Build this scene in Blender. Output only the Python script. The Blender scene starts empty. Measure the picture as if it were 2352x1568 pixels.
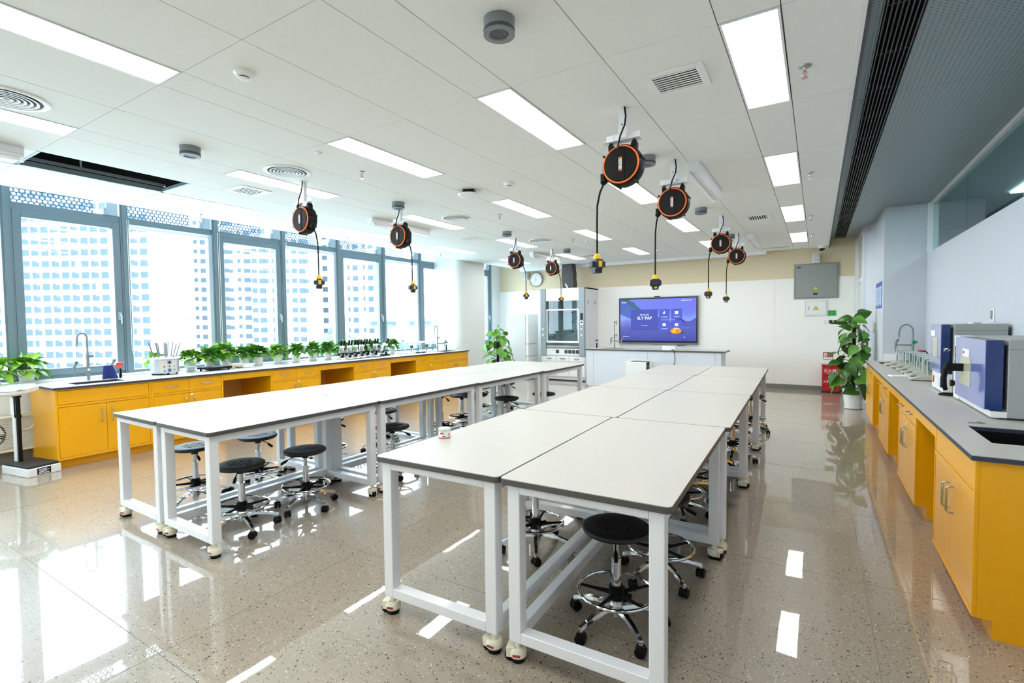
import bpy, bmesh, math, random
from mathutils import Vector, Matrix
PI = math.pi
S = bpy.context.scene
COL = S.collection
random.seed(7)

# ---------------------------------------------------------------- camera, world, exposure
CAM_H = 1.5333
_y, _p, _r = math.radians(31.68), math.radians(-2.329), math.radians(-0.613)
FWD = Vector((-math.sin(_y) * math.cos(_p), math.cos(_y) * math.cos(_p), math.sin(_p)))
_rt = Vector((math.cos(_y), math.sin(_y), 0))
_up = _rt.cross(FWD)
RGT = _rt * math.cos(_r) + _up * math.sin(_r)
UPV = -_rt * math.sin(_r) + _up * math.cos(_r)
cd = bpy.data.cameras.new('camera')
cam = bpy.data.objects.new('camera', cd)
COL.objects.link(cam)
cd.sensor_width = 36.0
cd.lens = 36.0 * 1136.48 / 2352.0
cd.clip_start = 0.05
cd.clip_end = 1000
cam.matrix_world = Matrix(((RGT.x, UPV.x, -FWD.x, 0), (RGT.y, UPV.y, -FWD.y, 0), (RGT.z, UPV.z, -FWD.z, CAM_H), (0, 0, 0, 1)))
S.camera = cam
SKY = (0.80, 0.91, 1.0)
SKY_STRENGTH = 4.6
PANEL_STRENGTH = 6.2
w = bpy.data.worlds.new('sky')
S.world = w
w.use_nodes = True
bg = w.node_tree.nodes['Background']
bg.inputs['Color'].default_value = (*SKY, 1)
bg.inputs['Strength'].default_value = SKY_STRENGTH
S.view_settings.view_transform = 'Standard'
S.view_settings.look = 'None'
S.view_settings.gamma = 1
S.view_settings.use_curve_mapping = False
S.view_settings.exposure = 1.3
S.cycles.max_bounces = 10
S.cycles.diffuse_bounces = 5
S.cycles.glossy_bounces = 5
S.cycles.transmission_bounces = 6
S.cycles.transparent_max_bounces = 24
S.cycles.caustics_reflective = False
S.cycles.caustics_refractive = False
S.cycles.sample_clamp_indirect = 8
S.cycles.use_denoising = True

# ---------------------------------------------------------------- materials
def lin(c):
    if isinstance(c, str):
        c = [int(c[i:i + 2], 16) / 255 for i in (0, 2, 4)]
    return tuple(v / 12.92 if v <= .04045 else ((v + .055) / 1.055) ** 2.4 for v in c)

MATS = {}
def mat(name, col, rough=.5, metal=0., spec=.5, emit=0., coat=0., var=0., vscale=30., bump=0., alpha=1.):
    """Procedural principled material; a little noise in colour and surface."""
    if name in MATS: return MATS[name]
    m = bpy.data.materials.new(name); m.use_nodes = True
    nt = m.node_tree; b = nt.nodes['Principled BSDF']
    c = (*lin(col), 1)
    b.inputs['Base Color'].default_value = c
    b.inputs['Roughness'].default_value = rough
    b.inputs['Metallic'].default_value = metal
    b.inputs['Specular IOR Level'].default_value = spec
    if coat: b.inputs['Coat Weight'].default_value = coat; b.inputs['Coat Roughness'].default_value = .04
    if emit:
        b.inputs['Emission Color'].default_value = c; b.inputs['Emission Strength'].default_value = emit
    if var or bump:
        tc = nt.nodes.new('ShaderNodeTexCoord'); nz = nt.nodes.new('ShaderNodeTexNoise')
        nz.inputs['Scale'].default_value = vscale; nz.inputs['Detail'].default_value = 3
        nt.links.new(tc.outputs['Object'], nz.inputs['Vector'])
        if var:
            mx = nt.nodes.new('ShaderNodeMix'); mx.data_type = 'RGBA'
            mx.inputs['A'].default_value = tuple(v * (1 - var) for v in c[:3]) + (1,)
            mx.inputs['B'].default_value = tuple(min(1, v * (1 + var)) for v in c[:3]) + (1,)
            nt.links.new(nz.outputs['Fac'], mx.inputs['Factor']); nt.links.new(mx.outputs['Result'], b.inputs['Base Color'])
        if bump:
            bp = nt.nodes.new('ShaderNodeBump'); bp.inputs['Strength'].default_value = bump; bp.inputs['Distance'].default_value = .002
            nt.links.new(nz.outputs['Fac'], bp.inputs['Height']); nt.links.new(bp.outputs['Normal'], b.inputs['Normal'])
    MATS[name] = m
    return m

def glass(name, tint=(.9, .97, 1), refl=.35, rough=0.0):
    """Thin pane: straight-through transparency plus a Fresnel reflection."""
    if name in MATS: return MATS[name]
    m = bpy.data.materials.new(name); m.use_nodes = True
    nt = m.node_tree; nt.nodes.clear()
    o = nt.nodes.new('ShaderNodeOutputMaterial'); t = nt.nodes.new('ShaderNodeBsdfTransparent'); g = nt.nodes.new('ShaderNodeBsdfGlossy')
    lw = nt.nodes.new('ShaderNodeLayerWeight'); lw.inputs['Blend'].default_value = .5
    pw = nt.nodes.new('ShaderNodeMath'); pw.operation = 'POWER'; pw.inputs[1].default_value = 4.0
    nt.links.new(lw.outputs['Facing'], pw.inputs[0])
    mm = nt.nodes.new('ShaderNodeMath'); mm.operation = 'MULTIPLY_ADD'; mm.inputs[1].default_value = min(.9, refl * 1.6); mm.inputs[2].default_value = .05 * refl * 2
    mx = nt.nodes.new('ShaderNodeMixShader')
    t.inputs['Color'].default_value = (*tint, 1); g.inputs['Roughness'].default_value = rough
    nt.links.new(pw.outputs[0], mm.inputs[0]); nt.links.new(mm.outputs[0], mx.inputs[0])
    nt.links.new(t.outputs[0], mx.inputs[1]); nt.links.new(g.outputs[0], mx.inputs[2]); nt.links.new(mx.outputs[0], o.inputs[0])
    MATS[name] = m
    return m

def N(nt, kind, **kw):
    n = nt.nodes.new(kind)
    for k, v in kw.items():
        if hasattr(n, k): setattr(n, k, v)
    return n
def math_node(nt, op, a, b=None):
    n = nt.nodes.new('ShaderNodeMath'); n.operation = op
    for i, v in enumerate((a, b)):
        if v is None: continue
        if isinstance(v, (int, float)): n.inputs[i].default_value = v
        else: nt.links.new(v, n.inputs[i])
    return n.outputs[0]
def mixc(nt, fac, a, b):
    n = nt.nodes.new('ShaderNodeMix'); n.data_type = 'RGBA'
    for k, v in (('Factor', fac), ('A', a), ('B', b)):
        if isinstance(v, tuple): n.inputs[k].default_value = (*v[:3], 1)
        elif isinstance(v, (int, float)): n.inputs[k].default_value = v
        else: nt.links.new(v, n.inputs[k])
    return n.outputs['Result']

def terrazzo():
    m = bpy.data.materials.new('polished_terrazzo'); m.use_nodes = True
    nt = m.node_tree; b = nt.nodes['Principled BSDF']
    tc = N(nt, 'ShaderNodeTexCoord')
    P = tc.outputs['Object']
    nz = N(nt, 'ShaderNodeTexNoise'); nz.inputs['Scale'].default_value = 1.3; nz.inputs['Detail'].default_value = 5; nt.links.new(P, nz.inputs['Vector'])
    fine = N(nt, 'ShaderNodeTexNoise'); fine.inputs['Scale'].default_value = 90; fine.inputs['Detail'].default_value = 2; nt.links.new(P, fine.inputs['Vector'])
    c = mixc(nt, nz.outputs['Fac'], lin('a09484'), lin('ada190'))
    c2 = mixc(nt, math_node(nt, 'MULTIPLY', fine.outputs['Fac'], .5), c, lin('8c8173'))
    def chips(scale, thr, size, colr, prev):
        v = N(nt, 'ShaderNodeTexVoronoi'); v.inputs['Scale'].default_value = scale; nt.links.new(P, v.inputs['Vector'])
        sep = N(nt, 'ShaderNodeSeparateColor'); nt.links.new(v.outputs['Color'], sep.inputs[0])
        pick = math_node(nt, 'LESS_THAN', sep.outputs[0], thr)
        rad = math_node(nt, 'MULTIPLY', sep.outputs[1], size)
        near = math_node(nt, 'LESS_THAN', v.outputs['Distance'], rad)
        return mixc(nt, math_node(nt, 'MULTIPLY', pick, near), prev, lin(colr))
    c3 = chips(105, .46, .40, '4a453e', c2)
    c3 = chips(72, .13, .44, '2d2b29', c3)
    c3 = chips(120, .16, .36, 'efece4', c3)
    c3 = chips(80, .2, .38, 'bfb19d', c3)
    nt.links.new(c3, b.inputs['Base Color'])
    b.inputs['Roughness'].default_value = .30
    b.inputs['Specular IOR Level'].default_value = .3
    b.inputs['Coat Weight'].default_value = .95
    b.inputs['Coat Roughness'].default_value = .018
    b.inputs['Coat IOR'].default_value = 1.52
    wv = N(nt, 'ShaderNodeTexNoise'); wv.inputs['Scale'].default_value = 2.6; wv.inputs['Detail'].default_value = 2; nt.links.new(P, wv.inputs['Vector'])
    bp = N(nt, 'ShaderNodeBump'); bp.inputs['Strength'].default_value = .05; bp.inputs['Distance'].default_value = .01
    nt.links.new(wv.outputs['Fac'], bp.inputs['Height']); nt.links.new(bp.outputs['Normal'], b.inputs['Coat Normal'])
    return m

def dots(name, base, hole, pitch, r, rough=.5, through=False, axes=(0, 1)):
    """Sheet with a regular grid of round holes; through=True lets one see through them."""
    m = bpy.data.materials.new(name); m.use_nodes = True
    nt = m.node_tree; b = nt.nodes['Principled BSDF']
    tc = N(nt, 'ShaderNodeTexCoord'); sp = N(nt, 'ShaderNodeSeparateXYZ'); nt.links.new(tc.outputs['Object'], sp.inputs[0])
    ds = []
    px, py = pitch
    row = math_node(nt, 'FLOOR', math_node(nt, 'DIVIDE', sp.outputs[axes[1]], py))
    shift = math_node(nt, 'MULTIPLY', math_node(nt, 'FLOORED_MODULO', row, 2.0), px / 2 if through else 0.0)
    u = math_node(nt, 'SUBTRACT', math_node(nt, 'FLOORED_MODULO', math_node(nt, 'ADD', sp.outputs[axes[0]], shift), px), px / 2)
    v = math_node(nt, 'SUBTRACT', math_node(nt, 'FLOORED_MODULO', sp.outputs[axes[1]], py), py / 2)
    d = math_node(nt, 'SQRT', math_node(nt, 'ADD', math_node(nt, 'MULTIPLY', u, u), math_node(nt, 'MULTIPLY', v, v)))
    inside = math_node(nt, 'LESS_THAN', d, r)
    b.inputs['Roughness'].default_value = rough
    if through:
        b.inputs['Base Color'].default_value = (*lin(base), 1)
        t = N(nt, 'ShaderNodeBsdfTransparent'); mx = N(nt, 'ShaderNodeMixShader')
        nt.links.new(inside, mx.inputs[0]); nt.links.new(b.outputs[0], mx.inputs[1]); nt.links.new(t.outputs[0], mx.inputs[2])
        nt.links.new(mx.outputs[0], nt.nodes['Material Output'].inputs[0])
    else:
        nt.links.new(mixc(nt, inside, lin(base), lin(hole)), b.inputs['Base Color'])
    return m

M = dict(
    floor=terrazzo(),
    ceil=mat('ceiling_board', 'ebede9', .7, spec=.2, var=.02, vscale=60),
    gap=mat('dark_gap', '16181a', .9, spec=.1),
    white_wall=mat('white_wall_panel', 'f6f6f2', .32, spec=.45, var=.01, vscale=4),
    blue_wall=mat('painted_wall', 'cad0d8', .6, spec=.3, var=.015, vscale=6),
    left_wall=mat('window_wall_paint', 'dfe3e3', .6, spec=.3, var=.01),
    beige=mat('beige_acoustic_panel', 'e0d2b4', .9, spec=.15, var=.10, vscale=140, bump=.3),
    darkceil=dots('perforated_grey_metal', '8b9ba1', '2b3236', (.030, .030), .0045, .45),
    greymetal=mat('grey_metal', '76848a', .4, spec=.5),
    base=mat('grey_skirting', '7d7c78', .5),
    frame=mat('grey_window_frame', '6f828e', .38, spec=.5),
    frame_light=mat('pale_window_frame', 'a9bccb', .4),
    pane=glass('window_glass', (.93, .98, 1), .30),
    clear=glass('clear_glass', (.95, .975, .975), .5),
    green_glass=glass('corridor_glass', (.72, .90, .93), .45),
    sash_glass=glass('fume_hood_glass', (.78, .84, .86), .42),
    perf=dots('perforated_sunshade', '557899', '000000', (.052, .045), .0195, .6, True, (1, 2)),
    lamp=mat('light_diffuser', 'fffdf8', .5, emit=PANEL_STRENGTH),
    white=mat('white_powder_coat', 'e9ebee', .32, spec=.5, coat=.15),
    white_p=mat('white_plastic', 'eceeed', .38),
    cream=mat('cream_plastic', 'e8e4d0', .4),
    red=mat('red_plastic', 'c21a16', .35),
    top=mat('white_bench_top', 'c0beb9', .40, spec=.45, var=.012, vscale=250),
    edge=mat('dark_grey_edge', '4d4c4a', .45),
    edge_b=mat('dark_blue_edge', '2f3a4c', .4),
    yellow=mat('yellow_cabinet_paint', 'f4ae00', .3, spec=.4, coat=.18, var=.015, vscale=8),
    shaded_yellow=mat('shaded_yellow_paint', 'e0a24c', .5),  # cabinet yellow with the shade of the knee spaces put into its colour
    chrome=mat('chrome', 'd5d7da', .09, metal=1),
    steel=mat('brushed_steel', 'b4b6b6', .28, metal=1),
    black=mat('black_plastic', '0a0b0d', .5, spec=.22),
    blackg=mat('black_rubber', '1d1f22', .55, bump=.3, vscale=180),
    seat=mat('black_foam_seat', '14171b', .48, spec=.45, bump=.25, vscale=60),
    orange=mat('orange_ring', 'f2701a', .4),
    plug_y=mat('yellow_plastic', 'f0bd12', .4),
    navy=mat('dark_blue_plastic', '232a38', .45),
    greyp=mat('grey_plastic', '7d8488', .42),
    dgrey=mat('dark_grey_metal', '44494d', .4),
    blue=mat('lit_blue_enamel', '7384c8', .14, spec=.6, coat=.6),  # oven door fronts: window reflection put into a lighter blue than the door sides
    dblue=mat('dark_blue_enamel', '12306f', .25, coat=.4),
    ovengrey=mat('grey_enamel', 'a3a7a4', .4, var=.02, vscale=200),
    tapgrey=mat('grey_epoxy_tap', '7f8b8e', .3),
    greencap=mat('green_cap', '12785a', .35),
    pot=mat('white_pot', 'eceeee', .3, coat=.3),
    soil=mat('soil', '2c221a', .95, bump=.6),
    leaf=mat('pothos_leaf', '5a9433', .38, spec=.45, var=.30, vscale=9),
    rod=mat('dull_steel_rod', '85888c', .3, metal=.9),
    leaf_l=mat('pothos_leaf_light', '8cbf3a', .4, spec=.45, var=.28, vscale=10),
    leaf_d=mat('pothos_leaf_dark', '386624', .36, spec=.45, var=.30, vscale=8),
    stem=mat('plant_stem', '5c7a35', .6),
    pole=mat('moss_pole', '181412', .95, bump=.8),
    towel=mat('blue_cloth', '28357f', .9, var=.15, vscale=60),
    redbox=mat('red_enamel', 'b40d12', .35, coat=.2),
    grbox=mat('grey_panel_box', '8f9593', .42),
    ink=mat('dark_ink', '141518', .6),
    inkw=mat('white_ink', 'f4f5f5', .6),
    warn=mat('warning_yellow', 'f0dc18', .5),
    greenlab=mat('green_label', '3fae5a', .5),
    bluelab=mat('blue_poster', '3f63b0', .5),
    palebl=mat('pale_blue_paper', 'c9dcf4', .6),
    redlab=mat('red_label', 'd0392f', .5),
    bld=mat('white_facade', 'f1f3f5', .8, spec=.1),
    bldw=mat('facade_window_glass', '4a565f', .6, spec=.05),
    bldp=mat('facade_balcony_panel', '728486', .6, spec=.05),
    tree=mat('distant_foliage', '5d7268', .9, var=.4, vscale=.6),
    concrete=mat('viaduct_concrete', '6d7c88', .9),
    ground=mat('distant_ground', 'c8d2d4', .95),
)

# ---------------------------------------------------------------- mesh helpers
class MB:
    def __init__(s): s.v = []; s.f = []; s.m = []
    def add(s, vs, fs, mi=0):
        b = len(s.v); s.v += [tuple(v) for v in vs]; s.f += [tuple(i + b for i in f) for f in fs]; s.m += [mi] * len(fs); return s
    def box(s, x0, x1, y0, y1, z0, z1, mi=0):
        if x0 > x1: x0, x1 = x1, x0
        if y0 > y1: y0, y1 = y1, y0
        if z0 > z1: z0, z1 = z1, z0
        return s.add([(x0, y0, z0), (x1, y0, z0), (x1, y1, z0), (x0, y1, z0), (x0, y0, z1), (x1, y0, z1), (x1, y1, z1), (x0, y1, z1)],
                     [(0, 3, 2, 1), (4, 5, 6, 7), (0, 1, 5, 4), (1, 2, 6, 5), (2, 3, 7, 6), (3, 0, 4, 7)], mi)
    def cbox(s, c, d, mi=0):
        return s.box(c[0] - d[0] / 2, c[0] + d[0] / 2, c[1] - d[1] / 2, c[1] + d[1] / 2, c[2] - d[2] / 2, c[2] + d[2] / 2, mi)
    def quad(s, a, b, c, d, mi=0): return s.add([a, b, c, d], [(0, 1, 2, 3)], mi)
    def cyl(s, p0, p1, r0, r1=None, n=20, mi=0, caps=True):
        p0, p1 = Vector(p0), Vector(p1); r1 = r0 if r1 is None else r1
        ax = (p1 - p0).normalized(); q = ax.to_track_quat('Z', 'Y')
        ex, ey = q @ Vector((1, 0, 0)), q @ Vector((0, 1, 0))
        vs = []
        for p, r in ((p0, r0), (p1, r1)):
            vs += [p + (ex * math.cos(2 * PI * i / n) + ey * math.sin(2 * PI * i / n)) * r for i in range(n)]
        fs = [(i, (i + 1) % n, n + (i + 1) % n, n + i) for i in range(n)]
        if caps: fs += [tuple(range(n - 1, -1, -1)), tuple(range(n, 2 * n))]
        return s.add(vs, fs, mi)
    def lathe(s, prof, c=(0, 0, 0), axis='z', n=28, mi=0, cap=True):
        """prof: [(r, h)] turned about an axis through c."""
        vs = []
        for r, h in prof:
            for i in range(n):
                a = 2 * PI * i / n
                x, y = r * math.cos(a), r * math.sin(a)
                if axis == 'z': p = (c[0] + x, c[1] + y, c[2] + h)
                elif axis == 'y': p = (c[0] + x, c[1] - h, c[2] + y)
                else: p = (c[0] + h, c[1] + x, c[2] + y)
                vs.append(p)
        fs = []
        for k in range(len(prof) - 1):
            for i in range(n):
                fs.append((k * n + i, k * n + (i + 1) % n, (k + 1) * n + (i + 1) % n, (k + 1) * n + i))
        if cap:
            if prof[0][0] > 1e-6: fs.append(tuple(range(n - 1, -1, -1)))
            if prof[-1][0] > 1e-6: fs.append(tuple((len(prof) - 1) * n + i for i in range(n)))
        return s.add(vs, fs, mi)
    def tube(s, pts, r, n=8, mi=0, closed=False):
        pts = [Vector(p) for p in pts]; k = len(pts); rs = r if isinstance(r, (list, tuple)) else [r] * k
        vs = []; ref = None
        for i, p in enumerate(pts):
            a = pts[(i - 1) % k] if (closed or i > 0) else p; b = pts[(i + 1) % k] if (closed or i < k - 1) else p
            t = (b - a).normalized()
            if ref is None:
                ref = Vector((0, 0, 1)) if abs(t.z) < .9 else Vector((1, 0, 0))
            ex = (ref - t * ref.dot(t))
            if ex.length < 1e-6: ex = t.orthogonal()
            ex.normalize(); ey = t.cross(ex); ref = ex
            vs += [p + (ex * math.cos(2 * PI * j / n) + ey * math.sin(2 * PI * j / n)) * rs[i] for j in range(n)]
        fs = []
        for i in range(k if closed else k - 1):
            i2 = (i + 1) % k
            fs += [(i * n + j, i * n + (j + 1) % n, i2 * n + (j + 1) % n, i2 * n + j) for j in range(n)]
        if not closed: fs += [tuple(range(n - 1, -1, -1)), tuple((k - 1) * n + j for j in range(n))]
        return s.add(vs, fs, mi)
    def prism(s, poly, z0, z1, mi=0, axis='z', off=(0, 0, 0)):
        """poly 2D outline extruded; axis z: (x,y); y: (x,z) extruded in y; x: (y,z) extruded in x."""
        n = len(poly)
        def P(a, b, h):
            p = (a, b, h) if axis == 'z' else (a, h, b) if axis == 'y' else (h, a, b)
            return (p[0] + off[0], p[1] + off[1], p[2] + off[2])
        vs = [P(a, b, z0) for a, b in poly] + [P(a, b, z1) for a, b in poly]
        fs = [tuple(range(n - 1, -1, -1)), tuple(range(n, 2 * n))] + [(i, (i + 1) % n, n + (i + 1) % n, n + i) for i in range(n)]
        return s.add(vs, fs, mi)
    def sphere(s, c, r, n=16, m=10, mi=0, sz=1.):
        prof = [(r * math.sin(PI * k / m), -r * sz * math.cos(PI * k / m)) for k in range(m + 1)]
        prof[0] = (1e-5, prof[0][1]); prof[-1] = (1e-5, prof[-1][1])
        return s.lathe(prof, c, 'z', n, mi)
    def move(s, d, start=0):
        s.v = s.v[:start] + [(a + d[0], b + d[1], c + d[2]) for a, b, c in s.v[start:]]; return s

def mesh_of(name, mb, mats, bevel=0, seg=1, smooth=True, ang=35):
    me = bpy.data.meshes.new(name)
    me.from_pydata(mb.v, [], mb.f); me.validate()
    mats = mats if isinstance(mats, (list, tuple)) else [mats]
    for m_ in mats: me.materials.append(m_)
    if len(mats) > 1 and len(me.polygons) == len(mb.m):
        me.polygons.foreach_set('material_index', mb.m)
    b = bmesh.new(); b.from_mesh(me)
    bmesh.ops.recalc_face_normals(b, faces=b.faces)
    if bevel:
        es = [e for e in b.edges if len(e.link_faces) == 2 and e.calc_face_angle(0) > math.radians(40)]
        bmesh.ops.bevel(b, geom=es, offset=bevel, segments=seg, affect='EDGES', clamp_overlap=True, profile=.5)
    b.to_mesh(me); b.free()
    if smooth:
        me.shade_smooth(); me.set_sharp_from_angle(angle=math.radians(ang))
    return me

def obj(name, mb, mats, parent=None, loc=(0, 0, 0), rot=(0, 0, 0), bevel=0, seg=1, smooth=True, ang=35, label=None, kind=None):
    me = mb if isinstance(mb, bpy.types.Mesh) else mesh_of(name, mb, mats, bevel, seg, smooth, ang)
    o = bpy.data.objects.new(name, me); COL.objects.link(o)
    o.location = loc; o.rotation_euler = rot
    if parent: o.parent = parent
    if label: o['label'] = label
    if kind: o['kind'] = kind
    return o
def thing(name, label, cat, loc=(0, 0, 0), rz=0, group=None):
    o = bpy.data.objects.new(name, None); COL.objects.link(o)
    o.empty_display_size = .05
    o.location = loc; o.rotation_euler = (0, 0, rz); o['label'] = label; o['category'] = cat
    if group: o['group'] = group
    return o
def tag(o, label, cat, group=None):
    o['label'] = label; o['category'] = cat
    if group: o['group'] = group
    return o
def struct(name, mb, m, parent=None, **kw):
    o = obj(name, mb, m, parent, **kw)
    o['kind'] = 'structure'
    return o
def dup(root, loc, rz=None, label=None, group=None):
    r = root.copy(); COL.objects.link(r); r.location = loc
    if rz is not None: r.rotation_euler = (0, 0, rz)
    if label: r['label'] = label
    if group: r['group'] = group
    for ch in list(root.children):
        c = ch.copy(); COL.objects.link(c); c.parent = r
        for g in ch.children:
            d = g.copy(); COL.objects.link(d); d.parent = c
    return r
def text_mesh(s, size, depth=.0006, align='CENTER'):
    c = bpy.data.curves.new('lettering', 'FONT'); c.body = s; c.size = size; c.extrude = depth; c.align_x = align; c.align_y = 'CENTER'
    c.resolution_u = 3
    t = bpy.data.objects.new('lettering', c); COL.objects.link(t)
    bpy.context.view_layer.update()
    me = bpy.data.meshes.new_from_object(t.evaluated_get(bpy.context.evaluated_depsgraph_get()))
    bpy.data.objects.remove(t); bpy.data.curves.remove(c)
    me.materials.clear()
    return me
def text(name, s, size, m, parent, loc, rot=(PI / 2, 0, 0), depth=.0006, align='CENTER'):
    me = text_mesh(s, size, depth, align); me.materials.append(m)
    o = bpy.data.objects.new(name, me); COL.objects.link(o)
    o.parent = parent; o.location = loc; o.rotation_euler = rot
    return o
def rrect(w_, h_, r, n=5, cx=0, cy=0):
    pts = []
    for sx, sy, a0 in ((1, 1, 0), (-1, 1, PI / 2), (-1, -1, PI), (1, -1, 1.5 * PI)):
        for i in range(n + 1):
            a = a0 + PI / 2 * i / n
            pts.append((cx + sx * (w_ / 2 - r) + r * math.cos(a), cy + sy * (h_ / 2 - r) + r * math.sin(a)))
    return pts
def arc(c, r, a0, a1, n, plane='xz'):
    out = []
    for i in range(n + 1):
        a = a0 + (a1 - a0) * i / n
        u, v = r * math.cos(a), r * math.sin(a)
        out.append((c[0] + u, c[1], c[2] + v) if plane == 'xz' else (c[0], c[1] + u, c[2] + v) if plane == 'yz' else (c[0] + u, c[1] + v, c[2]))
    return out

# ================================================================ the room
H = 2.988; HD = 3.17; YB = 12.30; YN = -1.6; XL = -8.0; XR = 1.34; XE = .17
GR = [2.6735 + 1.1829 * k for k in range(-4, 9)]      # ceiling row lines; GR[4] = 2.67
def row(k): return 2.6735 + 1.1829 * k
struct('floor', MB().box(-8.1, 3.6, YN - .1, YB + .1, -.2, 0), M['floor'], smooth=False)
fj = MB()
for x in (-5.75, -2.6, .25): fj.box(x - .0015, x + .0015, YN, YB, -.001, .0006)
for k in range(-1, 11):
    y = 1.04 + k * 1.2
    fj.box(XL, XR, y - .0015, y + .0015, -.001, .0006)
struct('trim_1', fj, mat('floor_joint_filler', '7c7366', .6), smooth=False)

# ceiling boards, one mesh of separate boards over a dark void
XC = [-.30, -1.78, -3.27, -4.787, -6.275]               # centres of the light columns
LW = .138
xs_board = [(-7.15, -6.275 - LW), (-6.275 + LW, -5.53), (-5.53, -4.787 - LW), (-4.787 + LW, -4.03), (-4.03, -3.27 - LW), (-3.27 + LW, -2.5275),
            (-2.5275, -1.78 - LW), (-1.78 + LW, -1.035), (-1.035, -.30 - LW), (-.30 + LW, XE)]
cb = MB(); g = .0026
for i, (a, b) in enumerate(xs_board):
    for k in range(-4, 8):
        y0, y1 = row(k), min(row(k + 1), 11.95)
        if k == -4: y0 = YN
        if i == 1 and k == -1:
            continue                                       # the board that is missing near the windows
        cb.box(a + g, b - g, y0 + g * .6, y1 - g * .6, H, H + .012)
for xc in XC:                                              # boards between the lights of a column
    for k in range(-4, 8):
        if k % 2 == 0: continue
        cb.box(xc - LW + g, xc + LW - g, row(k) + g * .6, min(row(k + 1), 11.95) - g * .6, H, H + .012)
    cb.box(xc - LW, xc + LW, YN, row(-4), H, H + .012)
struct('ceiling', cb, M['ceil'], smooth=False)
vb = MB()
vb.box(-7.14, XE, YN, YB, H + .45, H + .5).box(-7.143, -7.13, YN, YB, H + .015, H + .45)  # near-black top and side lining: shade inside the open bay given by colour
for k in range(-4, 8):
    for i, (a, b) in enumerate(xs_board):
        if i == 1 and k == -1: continue
        vb.box(a, b, row(k), min(row(k + 1), YB), H + .016, H + .02)
struct('trim_2', vb, M['gap'], smooth=False)
# grid rails and hangers seen in the open ceiling bay
rl = MB()
ox0, ox1, oy0, oy1 = -6.137, -5.53, row(-1), row(0)
rl.box(ox0, ox0 + .03, oy0, oy1, H - .002, H + .045).box(ox0, ox1, oy1 - .025, oy1, H - .002, H + .03).box(ox0, ox1, oy0, oy0 + .02, H - .002, H + .03)
rl.box(ox0 + .05, ox0 + .075, oy0, oy1, H + .05, H + .075)
rl.cyl((ox0 + .06, 1.95, H + .06), (ox0 + .06, 1.95, H + .42), .006).tube([(ox0 + .06, 1.95, H + .08), (ox0 + .2, 1.9, H + .16), (ox0 + .22, 1.8, H + .3)], .008)
struct('trim_3', rl, M['greymetal'])
# slab, curtain recess and dark side ceiling
struct('ceiling_recess', MB().box(-8.2, -7.15, YN, YB, 3.42, 3.5).box(-7.16, -7.145, YN, YB, H, 3.45), M['ceil'], smooth=False)
struct('ceiling_slab', MB().box(-8.3, 3.7, YN - .2, YB + .2, 3.5, 3.6), M['white_wall'], smooth=False)
dc = MB(); 
ys = [YN, .6, 2.55, 4.62, 6.7, 8.8, 10.9, YB]
for a, b in zip(ys[:-1], ys[1:]):
    dc.box(XE + .03, .275, a + .002, b - .002, HD, HD + .01)
    dc.box(.475, XR + .02, a + .002, b - .002, HD, HD + .01)
struct('ceiling_side', dc, M['darkceil'], smooth=False)
struct('trim_4', MB().box(XE - .012, XE + .012, YN, YB - .35, H - .004, HD), M['white'], smooth=False)     # upstand between the two ceilings
struct('trim_5', MB().box(XE + .012, XE + .03, YN, YB, H + .01, HD + .02), M['dgrey'], smooth=False)
struct('trim_6', MB().box(.27, .48, YN, YB, HD + .05, HD + .06).box(XE, XR + .3, YN, YB, HD + .06, HD + .07), M['gap'], smooth=False)
gl = thing('linear_air_grille', 'long black slatted air grille running along the dark side ceiling', 'vent', (.375, 0, HD))
fr = MB(); fr.box(-.10, -.094, YN, YB, -.006, .02).box(.094, .10, YN, YB, -.006, .02)
obj('grille_frame', fr, M['greymetal'], gl, smooth=False)
sl = MB()
for i in range(8):
    x = -.082 + i * .0235
    sl.box(x - .0035, x + .0035, YN, YB, -.002, .03)
for k in range(24):
    y = YN + .3 + k * .58
    sl.box(-.094, .094, y - .004, y + .004, .01, .028)
obj('slats', sl, M['dgrey'], gl, smooth=False)

# back wall: white board below, beige acoustic board above
struct('wall_back', MB().box(-8.2, 3.7, YB, YB + .15, 0, 3.45), M['beige'], smooth=False)
wp = MB()
for a, b in ((-8.0, -5.6), (-5.6, -3.2), (-3.2, -.8), (-.8, .64)): wp.box(a + .001, b - .001, YB - .014, YB, .10, 2.39)
struct('wall_back_panel', wp, M['white_wall'], smooth=False)
struct('baseboard_back', MB().box(-8.0, .64, YB - .02, YB, 0, .10), M['base'], smooth=False)
struct('trim_7', MB().box(-7.1, -.95, 11.96, 12.06, H - .07, H + .01).box(-7.15, XE, 11.95, 11.97, H - .01, H + .03), M['white'], smooth=False)
struct('ceiling_end', MB().box(-7.15, XE, 11.95, YB, H + .025, H + .03), M['beige'], smooth=False)

# right wall, glass band above, pilaster with a rounded return and a glazed door
struct('wall_right', MB().box(XR, XR + .12, YN, 9.26, 0, 2.45), M['blue_wall'], smooth=False)
struct('trim_8', MB().box(XR + .02, XR + .10, YN, 9.26, HD - .03, HD).box(XR - .005, XR + .1, 9.235, 9.262, 2.45, HD), M['white'], smooth=False)
gb = [(-1.6, .2), (.2, 2.0), (2.0, 3.75), (3.75, 5.55), (5.55, 7.35), (7.35, 9.235)]
for a, b in gb:
    wn = struct('window_9', MB().box(XR + .05, XR + .058, a + .004, b - .004, 2.45, HD - .03), M['green_glass'], smooth=False)
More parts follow.
